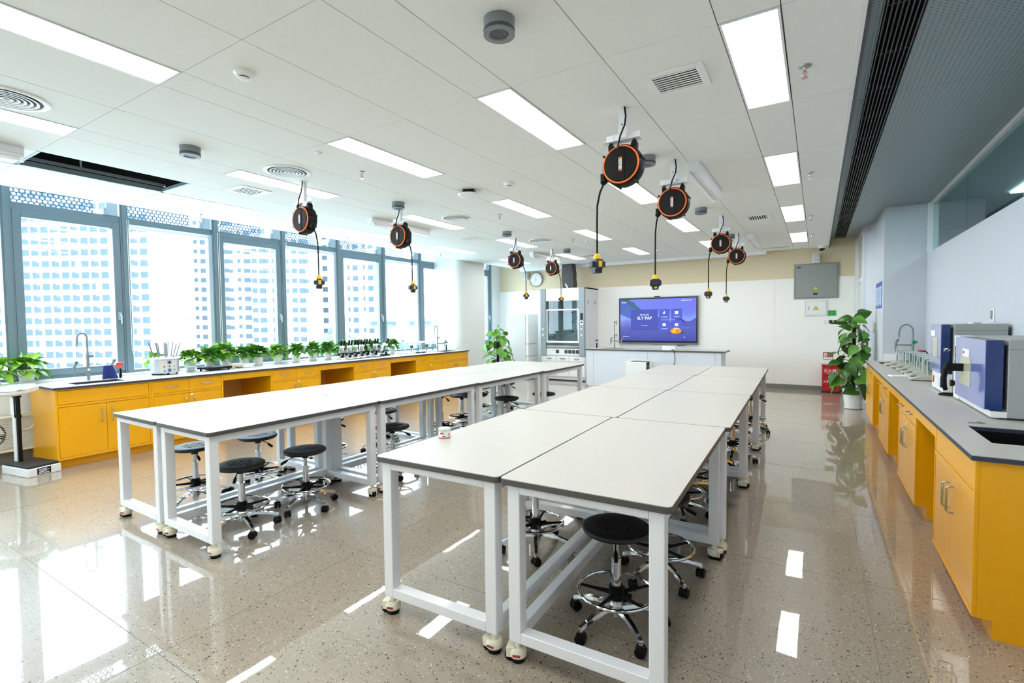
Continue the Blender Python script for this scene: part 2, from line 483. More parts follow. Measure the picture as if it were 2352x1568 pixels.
# corridor behind the glass band
struct('wall_corridor', MB().box(3.3, 3.4, YN, YB, 0, 3.45).box(XR + .1, 3.4, YN - .1, YN, 0, 3.45), M['blue_wall'], smooth=False)
struct('ceiling_corridor', MB().box(XR + .12, 3.4, YN, YB, HD, HD + .05), mat('corridor_ceiling', 'b4c2c6', .6), smooth=False)
pil = MB().box(.835, XR + .12, 9.26, 10.42, 0, HD)
struct('wall_pilaster', pil, M['blue_wall'], bevel=.004)
pr_ = [(.835, 10.42), (.835, 10.60)] + [(.835 - .02 - .115 * (1 - math.cos(a)), 10.62 + .16 * math.sin(a) * 1.6) for a in [PI / 2 * i / 8 for i in range(1, 9)]] + [(.70, 11.02), (1.5, 11.02), (1.5, 10.42)]
struct('wall_pilaster_round', MB().prism(pr_, 0, HD), M['blue_wall'], ang=50)
d1 = struct('door_1', MB().box(.64, .68, 12.27, 12.298, 0, HD).box(.68, .74, 11.02, 11.10, 0, HD).box(.68, .74, 12.2, 12.30, 0, HD).box(.68, .74, 11.1, 12.2, 2.20, 2.28).box(.68, .74, 11.1, 12.2, HD - .08, HD), M['white'], smooth=False)
struct('door_leaf', MB().box(.70, .72, 11.1, 12.2, 0, 2.2), mat('pale_green_door', 'd3e2d6', .2), d1, smooth=False)
struct('transom_reflection_panel', MB().box(.70, .72, 11.1, 12.2, 2.28, HD - .08), mat('transom_reflection_panel', 'c8c6b6', .25), d1, smooth=False)  # opaque panel; the beige reflection is put into its colour
struct('wall_right_far', MB().box(2.6, 2.7, 10.4, YB, 0, 3.3), M['white_wall'], smooth=False)

# window wall: low wall, sill, column, frames and panes
struct('wall_left', MB().box(-8.06, -7.72, YN, 11.9, 0, .865).box(-8.25, -8.1, YN, YB, 3.3, 3.5), M['left_wall'], smooth=False)
struct('baseboard_left', MB().box(-7.72, -7.705, YN, 1.9, 0, .13), M['base'], smooth=False)
struct('window_sill', MB().box(-8.06, -7.70, YN, 9.3, .865, .895), M['white_p'], smooth=False)
colp = [(-8.06, 9.30), (-7.34, 9.30)] + [(-7.34 + .15 * math.sin(a), 9.30 + .15 * (1 - math.cos(a))) for a in [PI / 2 * i / 10 for i in range(1, 11)]] + [(-7.19, 10.35), (-8.06, 10.35)]
struct('wall_column', MB().prism(colp, 0, 3.42), M['left_wall'], ang=50)
struct('wall_left_end', MB().box(-8.1, -7.99, 11.72, YB, 0, 3.45), M['left_wall'], smooth=False)
struct('wall_near', MB().box(-8.2, 3.7, YN - .15, YN, 0, 3.45), M['white_wall'], smooth=False)
MU = [-1.6, -.5, .66, 1.832, 2.976, 4.155, 5.296, 6.462, 7.645, 8.79]
def window(n, y0, y1, sash, lastw=.09):
    """one bay between mullions; y0 and y1 are mullion centres."""
    hw = .048; zt = 2.90; zs = .895
    f = MB()
    f.box(-8.06, -7.93, y1 - hw, y1 + hw, zs, 3.42)                      # mullion
    f.box(-7.932, -7.915, y1 - hw + .02, y1 + hw - .02, zs, 3.42)
    f.box(-8.05, -7.95, y0 + hw, y1 - hw, zt, zt + .085)                 # transom
    f.box(-8.05, -7.95, y0 + hw, y1 - hw, zs, zs + .035)
    wdw = struct('window_%d' % n, f, M['frame'], smooth=False)
    a, b = y0 + hw, y1 - hw
    if sash:
        sf = MB(); t = .085; z0, z1 = zs + .035, zt
        sf.box(-8.03, -7.935, a, a + t, z0, z1).box(-8.03, -7.935, b - t, b, z0, z1).box(-8.03, -7.935, a + t, b - t, z1 - t, z1).box(-8.03, -7.935, a + t, b - t, z0, z0 + t)
        struct('sash', sf, M['frame'], wdw, bevel=.006)
        struct('pane', MB().box(-7.99, -7.984, a + t, b - t, z0 + t, z1 - t), M['pane'], wdw, smooth=False)
        hd = MB().cbox((-7.928, b - t / 2, 1.66), (.014, .034, .11)).tube([(-7.92, b - t / 2, 1.68), (-7.89, b - t / 2, 1.68), (-7.885, b - t / 2 + .004, 1.66), (-7.885, b - t / 2 + .004, 1.56)], .010, 8)
        struct('handle', hd, mat('window_handle', 'b8c3cc', .3, metal=.6), wdw)
    else:
        struct('pane', MB().box(-7.99, -7.984, a, b, zs + .035, zt), M['pane'], wdw, smooth=False)
        struct('blind_roll', MB().box(-7.975, -7.945, a, b, zt - .055, zt - .015), M['white_p'], wdw, smooth=False)
        if sash is not None: struct('side_reveal', MB().box(-8.03, -7.935, b - .055, b, zs + .035, zt), M['frame_light'], wdw, smooth=False)
    struct('upper_pane', MB().box(-7.99, -7.984, a, b, zt + .085, 3.42), M['pane'], wdw, smooth=False)
    struct('bracket', MB().box(-7.97, -7.93, b - .14, b - .02, zt + .085, 3.3).box(-7.975, -7.935, b - .17, b - .145, zt + .085, zt + .17), M['frame_light'], wdw, smooth=False)
    struct('sunshade', MB().box(-8.22, -8.215, a - .02, b - .18, 2.93, 3.5), M['perf'], wdw, smooth=False)
    if n in (1, 2, 3):
        ch = MB().tube([(-7.90, y1 + .02, 2.95), (-7.90, y1 + .02, 1.2), (-7.90, y1 + .032, 1.15), (-7.90, y1 + .044, 1.2), (-7.90, y1 + .044, 2.95)], .004, 5)
        struct('blind_cord', ch, M['white_p'], wdw)
names = {2: 0, 3: 1, 4: 2, 5: 3, 6: 4, 7: 5, 8: 6}
window(10, MU[0], MU[1], True); window(11, MU[1], MU[2], False); window(12, MU[2], MU[3], None)
for j in range(3, 9): window(j - 2, MU[j], MU[j + 1], j % 2 == 1)
window(7, MU[9], 9.93, True)
window(8, 10.55, 11.72, True)

# ================================================================ work tables
TH = .84
def lab_table(name_label, q, inner, group):
    """q: the four top corners (near-left, near-right, far-right, far-left); inner: side (-1 left, +1 right) of the foot rails."""
    nl, nr, fr_, fl = [Vector((a, b, 0)) for a, b in q]
    c = (nl + nr + fr_ + fl) / 4
    ax = ((nr - nl) + (fr_ - fl)).normalized(); rz = math.atan2(ax.y, ax.x)
    W = ((nr - nl).length + (fr_ - fl).length) / 2 - .006
    L = ((fl - nl).length + (fr_ - nr).length) / 2 - .008
    t = thing('lab_table', name_label, 'table', (c.x, c.y, 0), rz, group)
    obj('tabletop', MB().prism(rrect(W - .004, L - .004, .022), TH - .003, TH), M['top'], t, ang=30)
    obj('edge_band', MB().prism(rrect(W, L, .024), TH - .028, TH - .003), M['edge'], t, ang=30)
    s = .06; x0, x1, y0, y1 = -W / 2 + .03, W / 2 - .03, -L / 2 + .022, L / 2 - .022; zb = .095
    f = MB()
    zt = TH - .028
    for y in (y0, y1 - s): f.box(x0 + s, x1 - s, y, y + s, zt - .04, zt).box(x0 + s, x1 - s, y, y + s, zb, zb + .05)
    for x in (x0, x1 - .04): f.box(x, x + .04, y0 + s, y1 - s, zt - .05, zt)
    xi = x0 if inner < 0 else x1 - s
    f.box(xi, xi + .05, y0 + s, y1 - s, zb, zb + .06)
    obj('frame', f, M['white'], t, bevel=.003)
    cas = MB().lathe([(.016, .062), (.034, .062), (.040, .05), (.040, .028), (.034, .020)], n=18).box(-.05, -.012, -.026, .026, .024, .066).cyl((0, 0, .06), (0, 0, zb), .014, n=10)
    cm = mesh_of('caster', cas, M['cream'])
    wm = mesh_of('wheel', MB().cyl((-.033, -.017, .026), (-.033, .017, .026), .026, n=18).cyl((0, 0, 0), (0, 0, .022), .032, n=18), M['black'])
    dm = mesh_of('dial', MB().box(-.018, .018, -.0425, -.036, .034, .046), mat('dial_red', '9c1512', .4), bevel=.004)
    for i, (x, y) in enumerate(((x0, y0), (x1 - s, y0), (x1 - s, y1 - s), (x0, y1 - s))):
        obj('leg', MB().box(x, x + s, y, y + s, zb, zt), M['white'], t, bevel=.003)
        k = obj('caster', cm, None, t, (x + s / 2, y + s / 2, 0), (0, 0, (.3, 0, PI - .4, PI + .3)[i]))
        obj('wheel', wm, None, k, label='black caster wheel'); obj('dial', dm, None, k, label='red levelling dial')
    return t
RT = [(-1.978, -1.221, -.468, 1.81), (-1.985, -1.219, -.464, 3.372), (-1.995, -1.247, -.497, 4.92), (-2.012, -1.276, -.536, 6.395), (-2.036, -1.298, -.576, 7.77)]
LT = [(-4.785, -4.031, -3.297, 1.645), (-4.765, -4.029, -3.297, 3.10), (-4.72, -3.99, -3.252, 4.562), (-4.665, -3.945, -3.214, 6.05), (-4.607, -3.88, -3.15, 7.375)]
ORD = ['nearest the camera', 'second from the camera', 'third from the camera', 'farthest from the camera']
SLOPE = (.03, .02)
for nm, T in (('right', RT), ('left', LT)):
    for k in range(4):
        a, b = T[k], T[k + 1]
        tilt = .026 if nm == 'right' else .0
        for side, (i0, i1) in (('left', (0, 1)), ('right', (1, 2))):
            dy = (b[3] - a[3])
            ysh = lambda i, base: base + (.02 * (i - 1) if nm == 'right' else -.006 * (i - 1))
            q = [(a[i0], ysh(i0, a[3])), (a[i1], ysh(i1, a[3])), (b[i1], ysh(i1, b[3])), (b[i0], ysh(i0, b[3]))]
            # keep each table as wide at its far end as at its near end
            where = {('right', 'left'): 'left half of the right-hand block', ('right', 'right'): 'aisle side of the right-hand block',
                     ('left', 'left'): 'window side of the left-hand block', ('left', 'right'): 'middle-aisle side of the left-hand block'}[(nm, side)]
            lab_table('white lab table, %s, %s' % (where, ORD[k]), q, 1 if side == 'left' else -1, 'white tables of the %s-hand block' % nm)

# ================================================================ stools
def make_stool(label):
    t = thing('lab_stool', label, 'stool', (0, 0, 0), 0, 'round lab stools')
    zs = .50
    prof = [(.03, -.030), (.10, -.034), (.150, -.032), (.162, -.026), (.168, -.014), (.165, -.004), (.155, .0), (.10, -.002), (.001, -.003)]
    seat = obj('seat', MB().lathe(prof, n=40), M['seat'], t, (0, 0, zs), ang=50)
    sc = MB()
    for a in (.4, 1.97, 3.54, 5.11): sc.add([(x * 1 + .072 * math.cos(a), y + .072 * math.sin(a), .0004) for x, y in ((-.011, -.005), (.011, -.005), (.011, .005), (-.011, .005))], [(0, 1, 2, 3)])
    obj('vent_slots', sc, M['gap'], seat, smooth=False)
    gr_ = MB()
    for r in range(6):
        for c_ in range(6):
            x, y = -.075 + c_ * .03 + (r % 2) * .015, -.075 + r * .03
            if x * x + y * y < .0085:
                gr_.tube([(x - .015, y + .006, .0002), (x, y - .004, .0006), (x + .015, y + .006, .0002)], .0011, 4)
    obj('tread_pattern', gr_, M['black'], seat)
    obj('seat_mount', MB().cyl((0, 0, -.075), (0, 0, -.03), .026, n=20).lathe([(.026, -.034), (.06, -.03)], cap=False), M['black'], t, (0, 0, zs))
    lv = MB().tube([(.02, -.02, -.042), (.10, -.055, -.055), (.13, -.07, -.066)], .004, 6).tube([(.128, -.069, -.065), (.15, -.08, -.076), (.178, -.093, -.088)], [.007, .012, .010], 8)
    obj('height_lever', lv, M['black'], t, (0, 0, zs))
    obj('gas_lift', MB().cyl((0, 0, .33), (0, 0, zs - .07), .014, n=16), M['steel'], t)
    obj('column', MB().lathe([(.027, .08), (.026, .21), (.024, .22), (.024, .348), (.001, .35)], n=20).lathe([(.0255, .345), (.0255, .353), (.02, .353)], n=20, cap=False), M['chrome'], t)
    rp = [(.187 * math.cos(2 * PI * i / 48), .187 * math.sin(2 * PI * i / 48), .185) for i in range(48)]
    ring = obj('foot_ring', MB().tube(rp, .0085, 10, closed=True), M['chrome'], t)
    sp = MB().cyl((0, 0, .145), (0, 0, .205), .038, n=20).cyl((0, 0, .195), (0, 0, .215), .031, n=20)
    for k in range(5):
        a = 2 * PI * k / 5 + .3
        sp.tube([(.02 * math.cos(a), .02 * math.sin(a), .172), (.10 * math.cos(a), .10 * math.sin(a), .176), (.182 * math.cos(a), .182 * math.sin(a), .182)], [.014, .009, .007], 6)
    sp.cyl((.03, .03, .165), (.055, .055, .165), .016, n=10)
    obj('spider', sp, M['black'], ring, label='black five-armed ring bracket')
    b = MB().lathe([(.034, .065), (.036, .10), (.029, .13)], n=20)
    for k in range(5):
        a = 2 * PI * k / 5; ca, sa = math.cos(a), math.sin(a)
        pts = [(.02, .105), (.08, .112), (.15, .103), (.21, .085), (.243, .074)]
        w_ = [.020, .017, .0145, .0125, .012]
        vs = []; fs = []
        for (r, z), ww in zip(pts, w_):
            for dx, dz in ((-ww, -.012), (-ww * .7, .006), (ww * .7, .006), (ww, -.012)):
                vs.append((r * ca - dx * sa, r * sa + dx * ca, z + dz))
        for j in range(4):
            for q in range(4): fs.append((j * 4 + q, j * 4 + (q + 1) % 4, j * 4 + 4 + (q + 1) % 4, j * 4 + 4 + q))
        fs += [(0, 1, 2, 3), (19, 18, 17, 16)]
        b.add(vs, fs)
        b.cyl((.236 * ca, .236 * sa, .05), (.236 * ca, .236 * sa, .074), .0115, n=12)
    obj('star_base', b, M['chrome'], t)
    cw = MB()
    for sd in (-1, 1): cw.cyl((.0, sd * .006, .026), (.0, sd * .022, .026), .026, n=20).cyl((0, sd * .022, .026), (0, sd * .0235, .026), .017, n=14)
    cw.box(-.016, .012, -.010, .010, .026, .054).prism([(-.024, .03), (-.012, .052), (.006, .055), (.018, .047), (.02, .036)], -.012, .012, axis='y')
    cwm = mesh_of('caster', cw, M['black'], bevel=.002)
    for k in range(5):
        a = 2 * PI * k / 5
        obj('caster', cwm, None, t, (.236 * math.cos(a), .236 * math.sin(a), 0), (0, 0, a + .9 + k * 1.1))
    return t
STOOLS = [  # x, y, seat height, turn, label
    (-.84, 2.33, .515, -.75, 'black round lab stool at the near end of the right-hand block, aisle side'),
    (-.78, 2.93, .50, .5, 'black lab stool on the aisle side just behind the nearest right-hand stool'),
    (-1.60, 2.87, .54, .2, 'black lab stool under the left half of the nearest right-hand tables'),
    (-1.52, 3.72, .50, .8, 'black lab stool with one caster showing behind the bottom rail, left half of right-hand block'),
    (-.92, 3.95, .50, .1, 'third black lab stool along the aisle side of the right-hand block'),
    (-.92, 4.45, .50, .6, 'fourth black lab stool along the aisle side of the right-hand block'),
    (-.95, 5.35, .50, .3, 'fifth black lab stool along the aisle side of the right-hand block'),
    (-.77, 5.82, .50, 1.0, 'sixth black lab stool along the aisle side of the right-hand block'),
    (-.92, 6.75, .50, .4, 'seventh black lab stool along the aisle side of the right-hand block'),
    (-.76, 7.40, .50, .9, 'farthest black lab stool along the aisle side of the right-hand block'),
    (-4.55, 2.15, .50, .2, 'black lab stool at the near end of the left-hand block, window side'),
    (-3.65, 2.04, .50, -.25, 'black lab stool behind the near corner leg of the left-hand block'),
    (-4.44, 2.65, .50, .55, 'second black lab stool on the window side of the left-hand block'),
    (-3.63, 2.57, .49, -1.25, 'black lab stool with lever pointing right, second on the middle-aisle side of the left-hand block'),
    (-4.53, 3.50, .50, .9, 'black lab stool half hidden by table legs, third on the window side of left-hand block'),
    (-4.40, 4.18, .50, .25, 'fourth black lab stool on the window side of the left-hand block'),
    (-3.63, 3.57, .50, .75, 'third black lab stool on the middle-aisle side of the left-hand block'),
    (-4.20, 5.02, .61, .1, 'tall-set lab stool whose seat hides behind the table edge, beside three grey legs'),
    (-4.32, 5.61, .50, .65, 'black lab stool with seat overlapped by a higher one, window side of third left-hand table'),
    (-3.75, 5.15, .61, -.4, 'high-set black lab stool overlapping another, middle-aisle side, third left-hand table'),
    (-3.60, 5.68, .50, .35, 'black lab stool fully seen between legs, fifth on middle-aisle side of left-hand block'),
    (-4.60, 6.48, .50, .15, 'black lab stool mostly hidden behind two others, window side of fourth left-hand table'),
    (-4.50, 7.05, .50, .5, 'farthest black lab stool on the window side of the left-hand block'),
    (-3.34, 6.27, .50, -.6, 'farthest black lab stool on the middle-aisle side, in front of the white cabinets'),
]
st0 = make_stool('')
for i, (x, y, hs, rz, lab) in enumerate(STOOLS):
    s_ = st0 if i == 0 else dup(st0, (x, y, 0), rz, lab)
    s_['label'] = lab
    if i == 0: s_.location = (x, y, 0)
    s_.rotation_euler = (0, 0, rz)
    STOOLS[i] = (s_, hs)
for s_, hs in STOOLS:
    for c_ in s_.children:
        n_ = c_.name.split('.')[0]
        if n_ in ('seat', 'seat_mount', 'height_lever'): c_.location.z = hs
        if n_ == 'gas_lift':
            c_.scale.z = (hs - .07 - .33) / (.50 - .07 - .33); c_.location.z = .33 * (1 - c_.scale.z)

# ================================================================ cabinets and worktops
CT = .88
def handle_mb(p, axis, out, L=.13, r=.0055, d=.032):
    """U bar: centre p, along axis 'y' or 'z', standing off along x by out*d."""
    a = Vector((0, 1, 0)) if axis == 'y' else Vector((0, 0, 1)); o = Vector((out, 0, 0)); p = Vector(p)
    q = .010
    pts = [p - a * L / 2, p - a * L / 2 + o * (d - q), p - a * (L / 2 - q) + o * d, p + a * (L / 2 - q) + o * d, p + a * L / 2 + o * (d - q), p + a * L / 2]
    return MB().tube(pts, r, 8)
def cabinet(name, label, xf, xb, y0, y1, kind, out, group, ends=(False, False)):
    """Yellow floor cabinet; xf front face, xb back; out = direction of the front (+1 = +x)."""
    t = thing(name, label, 'cabinet', ((xf + xb) / 2, (y0 + y1) / 2, 0), 0, group)
    cx, cy = t.location.x, t.location.y
    X = lambda v: v - cx
    Y = lambda v: v - cy
    fr_t = .018 * out
    b = MB()
    top = CT - .026
    if kind == 'sink':
        b.box(X(xf - fr_t), X(xb), Y(y0 + .001), Y(y1 - .001), .09, .64)
        b.box(X(xf - fr_t), X(xb), Y(y0 + .001), Y(y0 + .018), .64, top).box(X(xf - fr_t), X(xb), Y(y1 - .018), Y(y1 - .001), .64, top)
    else: b.box(X(xf - fr_t), X(xb), Y(y0 + .001), Y(y1 - .001), .09, top)
    b.box(X(xf - .075 * out), X(xb), Y(y0 + .001), Y(y1 - .001), 0, .09)
    obj('body', b, M['yellow'], t, smooth=False)
    fm = MB(); ft = .022
    zl = .675
    fm.box(X(xf - fr_t), X(xf), Y(y0 + .001), Y(y0 + ft), .09, top).box(X(xf - fr_t), X(xf), Y(y1 - ft), Y(y1 - .001), .09, top)
    fm.box(X(xf - fr_t), X(xf), Y(y0 + ft), Y(y1 - ft), .09, .112).box(X(xf - fr_t), X(xf), Y(y0 + ft), Y(y1 - ft), zl - .012, zl + .012)
    fm.box(X(xf - fr_t), X(xf), Y(y0 + ft), Y(y1 - ft), top - .014, top)
    obj('face_frame', fm, M['yellow'], t, bevel=.0015)
    a, c_ = y0 + ft + .003, y1 - ft - .003; mid = (y0 + y1) / 2
    f0 = xf - .014 * out; f1 = xf - .003 * out
    def panel(nm, ya, yb, za, zb): return obj(nm, MB().box(X(f0), X(f1), Y(ya), Y(yb), za, zb), M['yellow'], t, bevel=.0015)
    hm = M['steel']
    if kind == 'sink':
        panel('false_front', a, c_, zl + .016, top - .018)
    else:
        for ya, yb in ((a, mid - .002), (mid + .002, c_)):
            d_ = panel('drawer', ya, yb, zl + .016, top - .018)
            obj('handle', handle_mb((X(f1), Y((ya + yb) / 2), (zl + top) / 2), 'y', out, .13), hm, d_)
    for ya, yb, hy in ((a, mid - .002, mid - .05), (mid + .002, c_, mid + .05)):
        d_ = panel('door', ya, yb, .116, zl - .016)
        obj('handle', handle_mb((X(f1), Y(hy), .525), 'z', out, .145), hm, d_)
    if kind != 'sink':
        obj('sticker', MB().box(X(f1), X(f1 + .001 * out), Y(mid + .012), Y(mid + .045), zl - .045, zl - .025), M['inkw'], t, smooth=False)
    return t
def kneehole(label, xf, xb, y0, y1, out, group):
    t = thing('kneehole_unit', label, 'cabinet', ((xf + xb) / 2, (y0 + y1) / 2, 0), 0, group)
    cx, cy = t.location.x, t.location.y
    top = CT - .026
    obj('apron', MB().box(xf - .02 * out - cx, xf - cx, y0 + .001 - cy, y1 - .001 - cy, top - .085, top), M['yellow'], t, bevel=.0015)
    obj('back_panel', MB().box(xb - cx, xb + .02 * out - cx, y0 + .001 - cy, y1 - .001 - cy, 0.0, top), M['shaded_yellow'], t, smooth=False)
    obj('cable_grommet', MB().cyl((xb + .02 * out - cx, 0, top - .12), (xb + .026 * out - cx, 0, top - .12), .022), M['black'], t)
    return t
def worktop(name, label, x0, x1, y0, y1, front, sinks):
    """White top with dark edge; sinks = [(sx0, sx1, sy0, sy1)] cut through it."""
    t = thing(name, label, 'worktop', ((x0 + x1) / 2, (y0 + y1) / 2, CT))
    cx, cy = t.location.x, t.location.y
    m_ = MB(); e_ = MB()
    ys_ = [y0]
    segs = sorted(sinks, key=lambda q: q[2]); cur = y0
    for dst, za, zb, inset in ((m_, -.004, 0, .002), (e_, -.026, -.004, 0)):
        cur = y0 + inset
        for sx0, sx1, sy0, sy1 in segs:
            dst.box(x0 + inset - cx, x1 - inset - cx, cur - cy, sy0 - cy, za, zb)
            dst.box(x0 + inset - cx, sx0 - cx, sy0 - cy, sy1 - cy, za, zb); dst.box(sx1 - cx, x1 - inset - cx, sy0 - cy, sy1 - cy, za, zb)
            cur = sy1
        dst.box(x0 + inset - cx, x1 - inset - cx, cur - cy, y1 - inset - cy, za, zb)
    obj('top_sheet', m_, M['top'], t, smooth=False); obj('edge_band', e_, M['edge_b'], t, smooth=False)
    for sx0, sx1, sy0, sy1 in segs:
        b = MB(); q = .012; dz = -.024
        b.box(sx0 - q - cx, sx0 - cx, sy0 - q - cy, sy1 + q - cy, -.2, -.0265).box(sx1 - cx, sx1 + q - cx, sy0 - q - cy, sy1 + q - cy, -.2, -.0265)
        b.box(sx0 - cx, sx1 - cx, sy0 - q - cy, sy0 - cy, -.2, -.0265).box(sx0 - cx, sx1 - cx, sy1 - cy, sy1 + q - cy, -.2, -.0265)
        b.box(sx0 - q - cx, sx1 + q - cx, sy0 - q - cy, sy1 + q - cy, -.212, -.2)
        obj('sink_basin', b, M['black'], t, smooth=False, label='black sink basin')
    return t
LF, LB_ = -6.885, -7.66
RF, RB = .648, 1.33
worktop('worktop', 'long white worktop with dark edge under the windows', -7.70, -6.862, 1.875, 9.235, -6.862, [(-7.33, -7.02, 2.12, 2.60), (-7.33, -7.0, 8.52, 8.98)])
worktop('worktop', 'white worktop with dark edge along the right wall', .628, 1.335, 3.105, 9.255, .628, [(.775, 1.16, 3.45, 3.94), (.77, 1.12, 8.58, 9.0)])
gL, gR = 'yellow cabinets under the windows', 'yellow cabinets along the right wall'
cabinet('floor_cabinet', 'yellow sink cabinet at the near end of the window row', LF, LB_, 1.895, 2.79, 'sink', 1, gL)
cabinet('floor_cabinet', 'yellow drawer cabinet under the glassware dryer, second in the window row', LF, LB_, 2.79, 3.65, 'drawers', 1, gL)
kneehole('open knee space between the first and second yellow drawer cabinets by the windows', LF, LB_, 3.65, 4.34, 1, 'knee spaces under the windows')
cabinet('floor_cabinet', 'yellow drawer cabinet below the middle plants, between two knee spaces', LF, LB_, 4.34, 5.205, 'drawers', 1, gL)
kneehole('open knee space below the plants left of the microscopes', LF, LB_, 5.205, 5.886, 1, 'knee spaces under the windows')
cabinet('floor_cabinet', 'yellow drawer cabinet directly under the microscopes', LF, LB_, 5.886, 6.768, 'drawers', 1, gL)
kneehole('open knee space farthest along the window row, right of the microscopes', LF, LB_, 6.768, 7.463, 1, 'knee spaces under the windows')
cabinet('floor_cabinet', 'yellow drawer cabinet below the glass tanks by the windows', LF, LB_, 7.463, 8.325, 'drawers', 1, gL)
cabinet('floor_cabinet', 'yellow sink cabinet at the far end of the window row', LF, LB_, 8.325, 9.21, 'sink', 1, gL)
cabinet('floor_cabinet', 'yellow sink cabinet at the near end of the right wall', RF, RB, 3.135, 4.078, 'sink', -1, gR)
kneehole('open knee space nearest the camera on the right wall', RF, RB, 4.078, 4.792, -1, 'knee spaces on the right wall')
cabinet('floor_cabinet', 'yellow drawer cabinet below the far oven, between knee spaces on the right', RF, RB, 4.792, 5.717, 'drawers', -1, gR)
kneehole('middle open knee space on the right wall', RF, RB, 5.717, 6.457, -1, 'knee spaces on the right wall')
cabinet('floor_cabinet', 'yellow drawer cabinet below the row of balances on the right wall', RF, RB, 6.457, 7.41, 'drawers', -1, gR)
kneehole('farthest open knee space on the right wall', RF, RB, 7.41, 8.153, -1, 'knee spaces on the right wall')
cabinet('floor_cabinet', 'yellow cabinet at the far end of the right wall beside the tall plant', RF, RB, 8.153, 9.24, 'drawers', -1, gR)
struct('trim_9', MB().box(.86, 1.33, 9.235, 9.258, CT, CT + .11).box(1.318, 1.338, 3.1, 9.235, CT, CT + .11), M['white_p'], bevel=.002)

# ================================================================ ceiling lights
def make_light(label):
    t = thing('ceiling_light', label, 'ceiling light', (0, 0, 0), 0, 'recessed ceiling light panels')
    L2 = 1.1829 / 2 - .006; W2 = .134
    f = MB(); b = .012
    f.box(-W2, -W2 + b, -L2, L2, -.004, .012).box(W2 - b, W2, -L2, L2, -.004, .012).box(-W2 + b, W2 - b, -L2, -L2 + b, -.004, .012).box(-W2 + b, W2 - b, L2 - b, L2, -.004, .012)
    obj('frame', f, M['white'], t, smooth=False)
    obj('diffuser', MB().box(-W2 + b, W2 - b, -L2 + b, L2 - b, .0, .008), M['lamp'], t, smooth=False)
    return t
CN = ['in the row nearest the right wall', 'in the row left of the right-hand cable reels', 'in the row midway across the ceiling', 'in the row left of the left-hand cable reels', 'in the row nearest the windows']
L0 = None
for ci, xc in enumerate(XC):
    vis = [k for k in (-4, -2, 0, 2, 4, 6)]
    n_ = 0
    for k in vis:
        yc = (row(k) + row(k + 1)) / 2
        seen = not (k == -4 or (k == -2 and ci < 2))
        if seen:
            n_ += 1
            lab = '%s bright ceiling light panel %s' % (('nearest', 'second', 'third', 'fourth', 'fifth')[n_ - 1], CN[ci])
        else:
            lab = 'bright ceiling light panel overhead, behind the upper edge of the picture'
        if L0 is None:
            L0 = make_light(lab); L0.location = (xc, yc, H); o_ = L0
        else: o_ = dup(L0, (xc, yc, H), 0, lab)

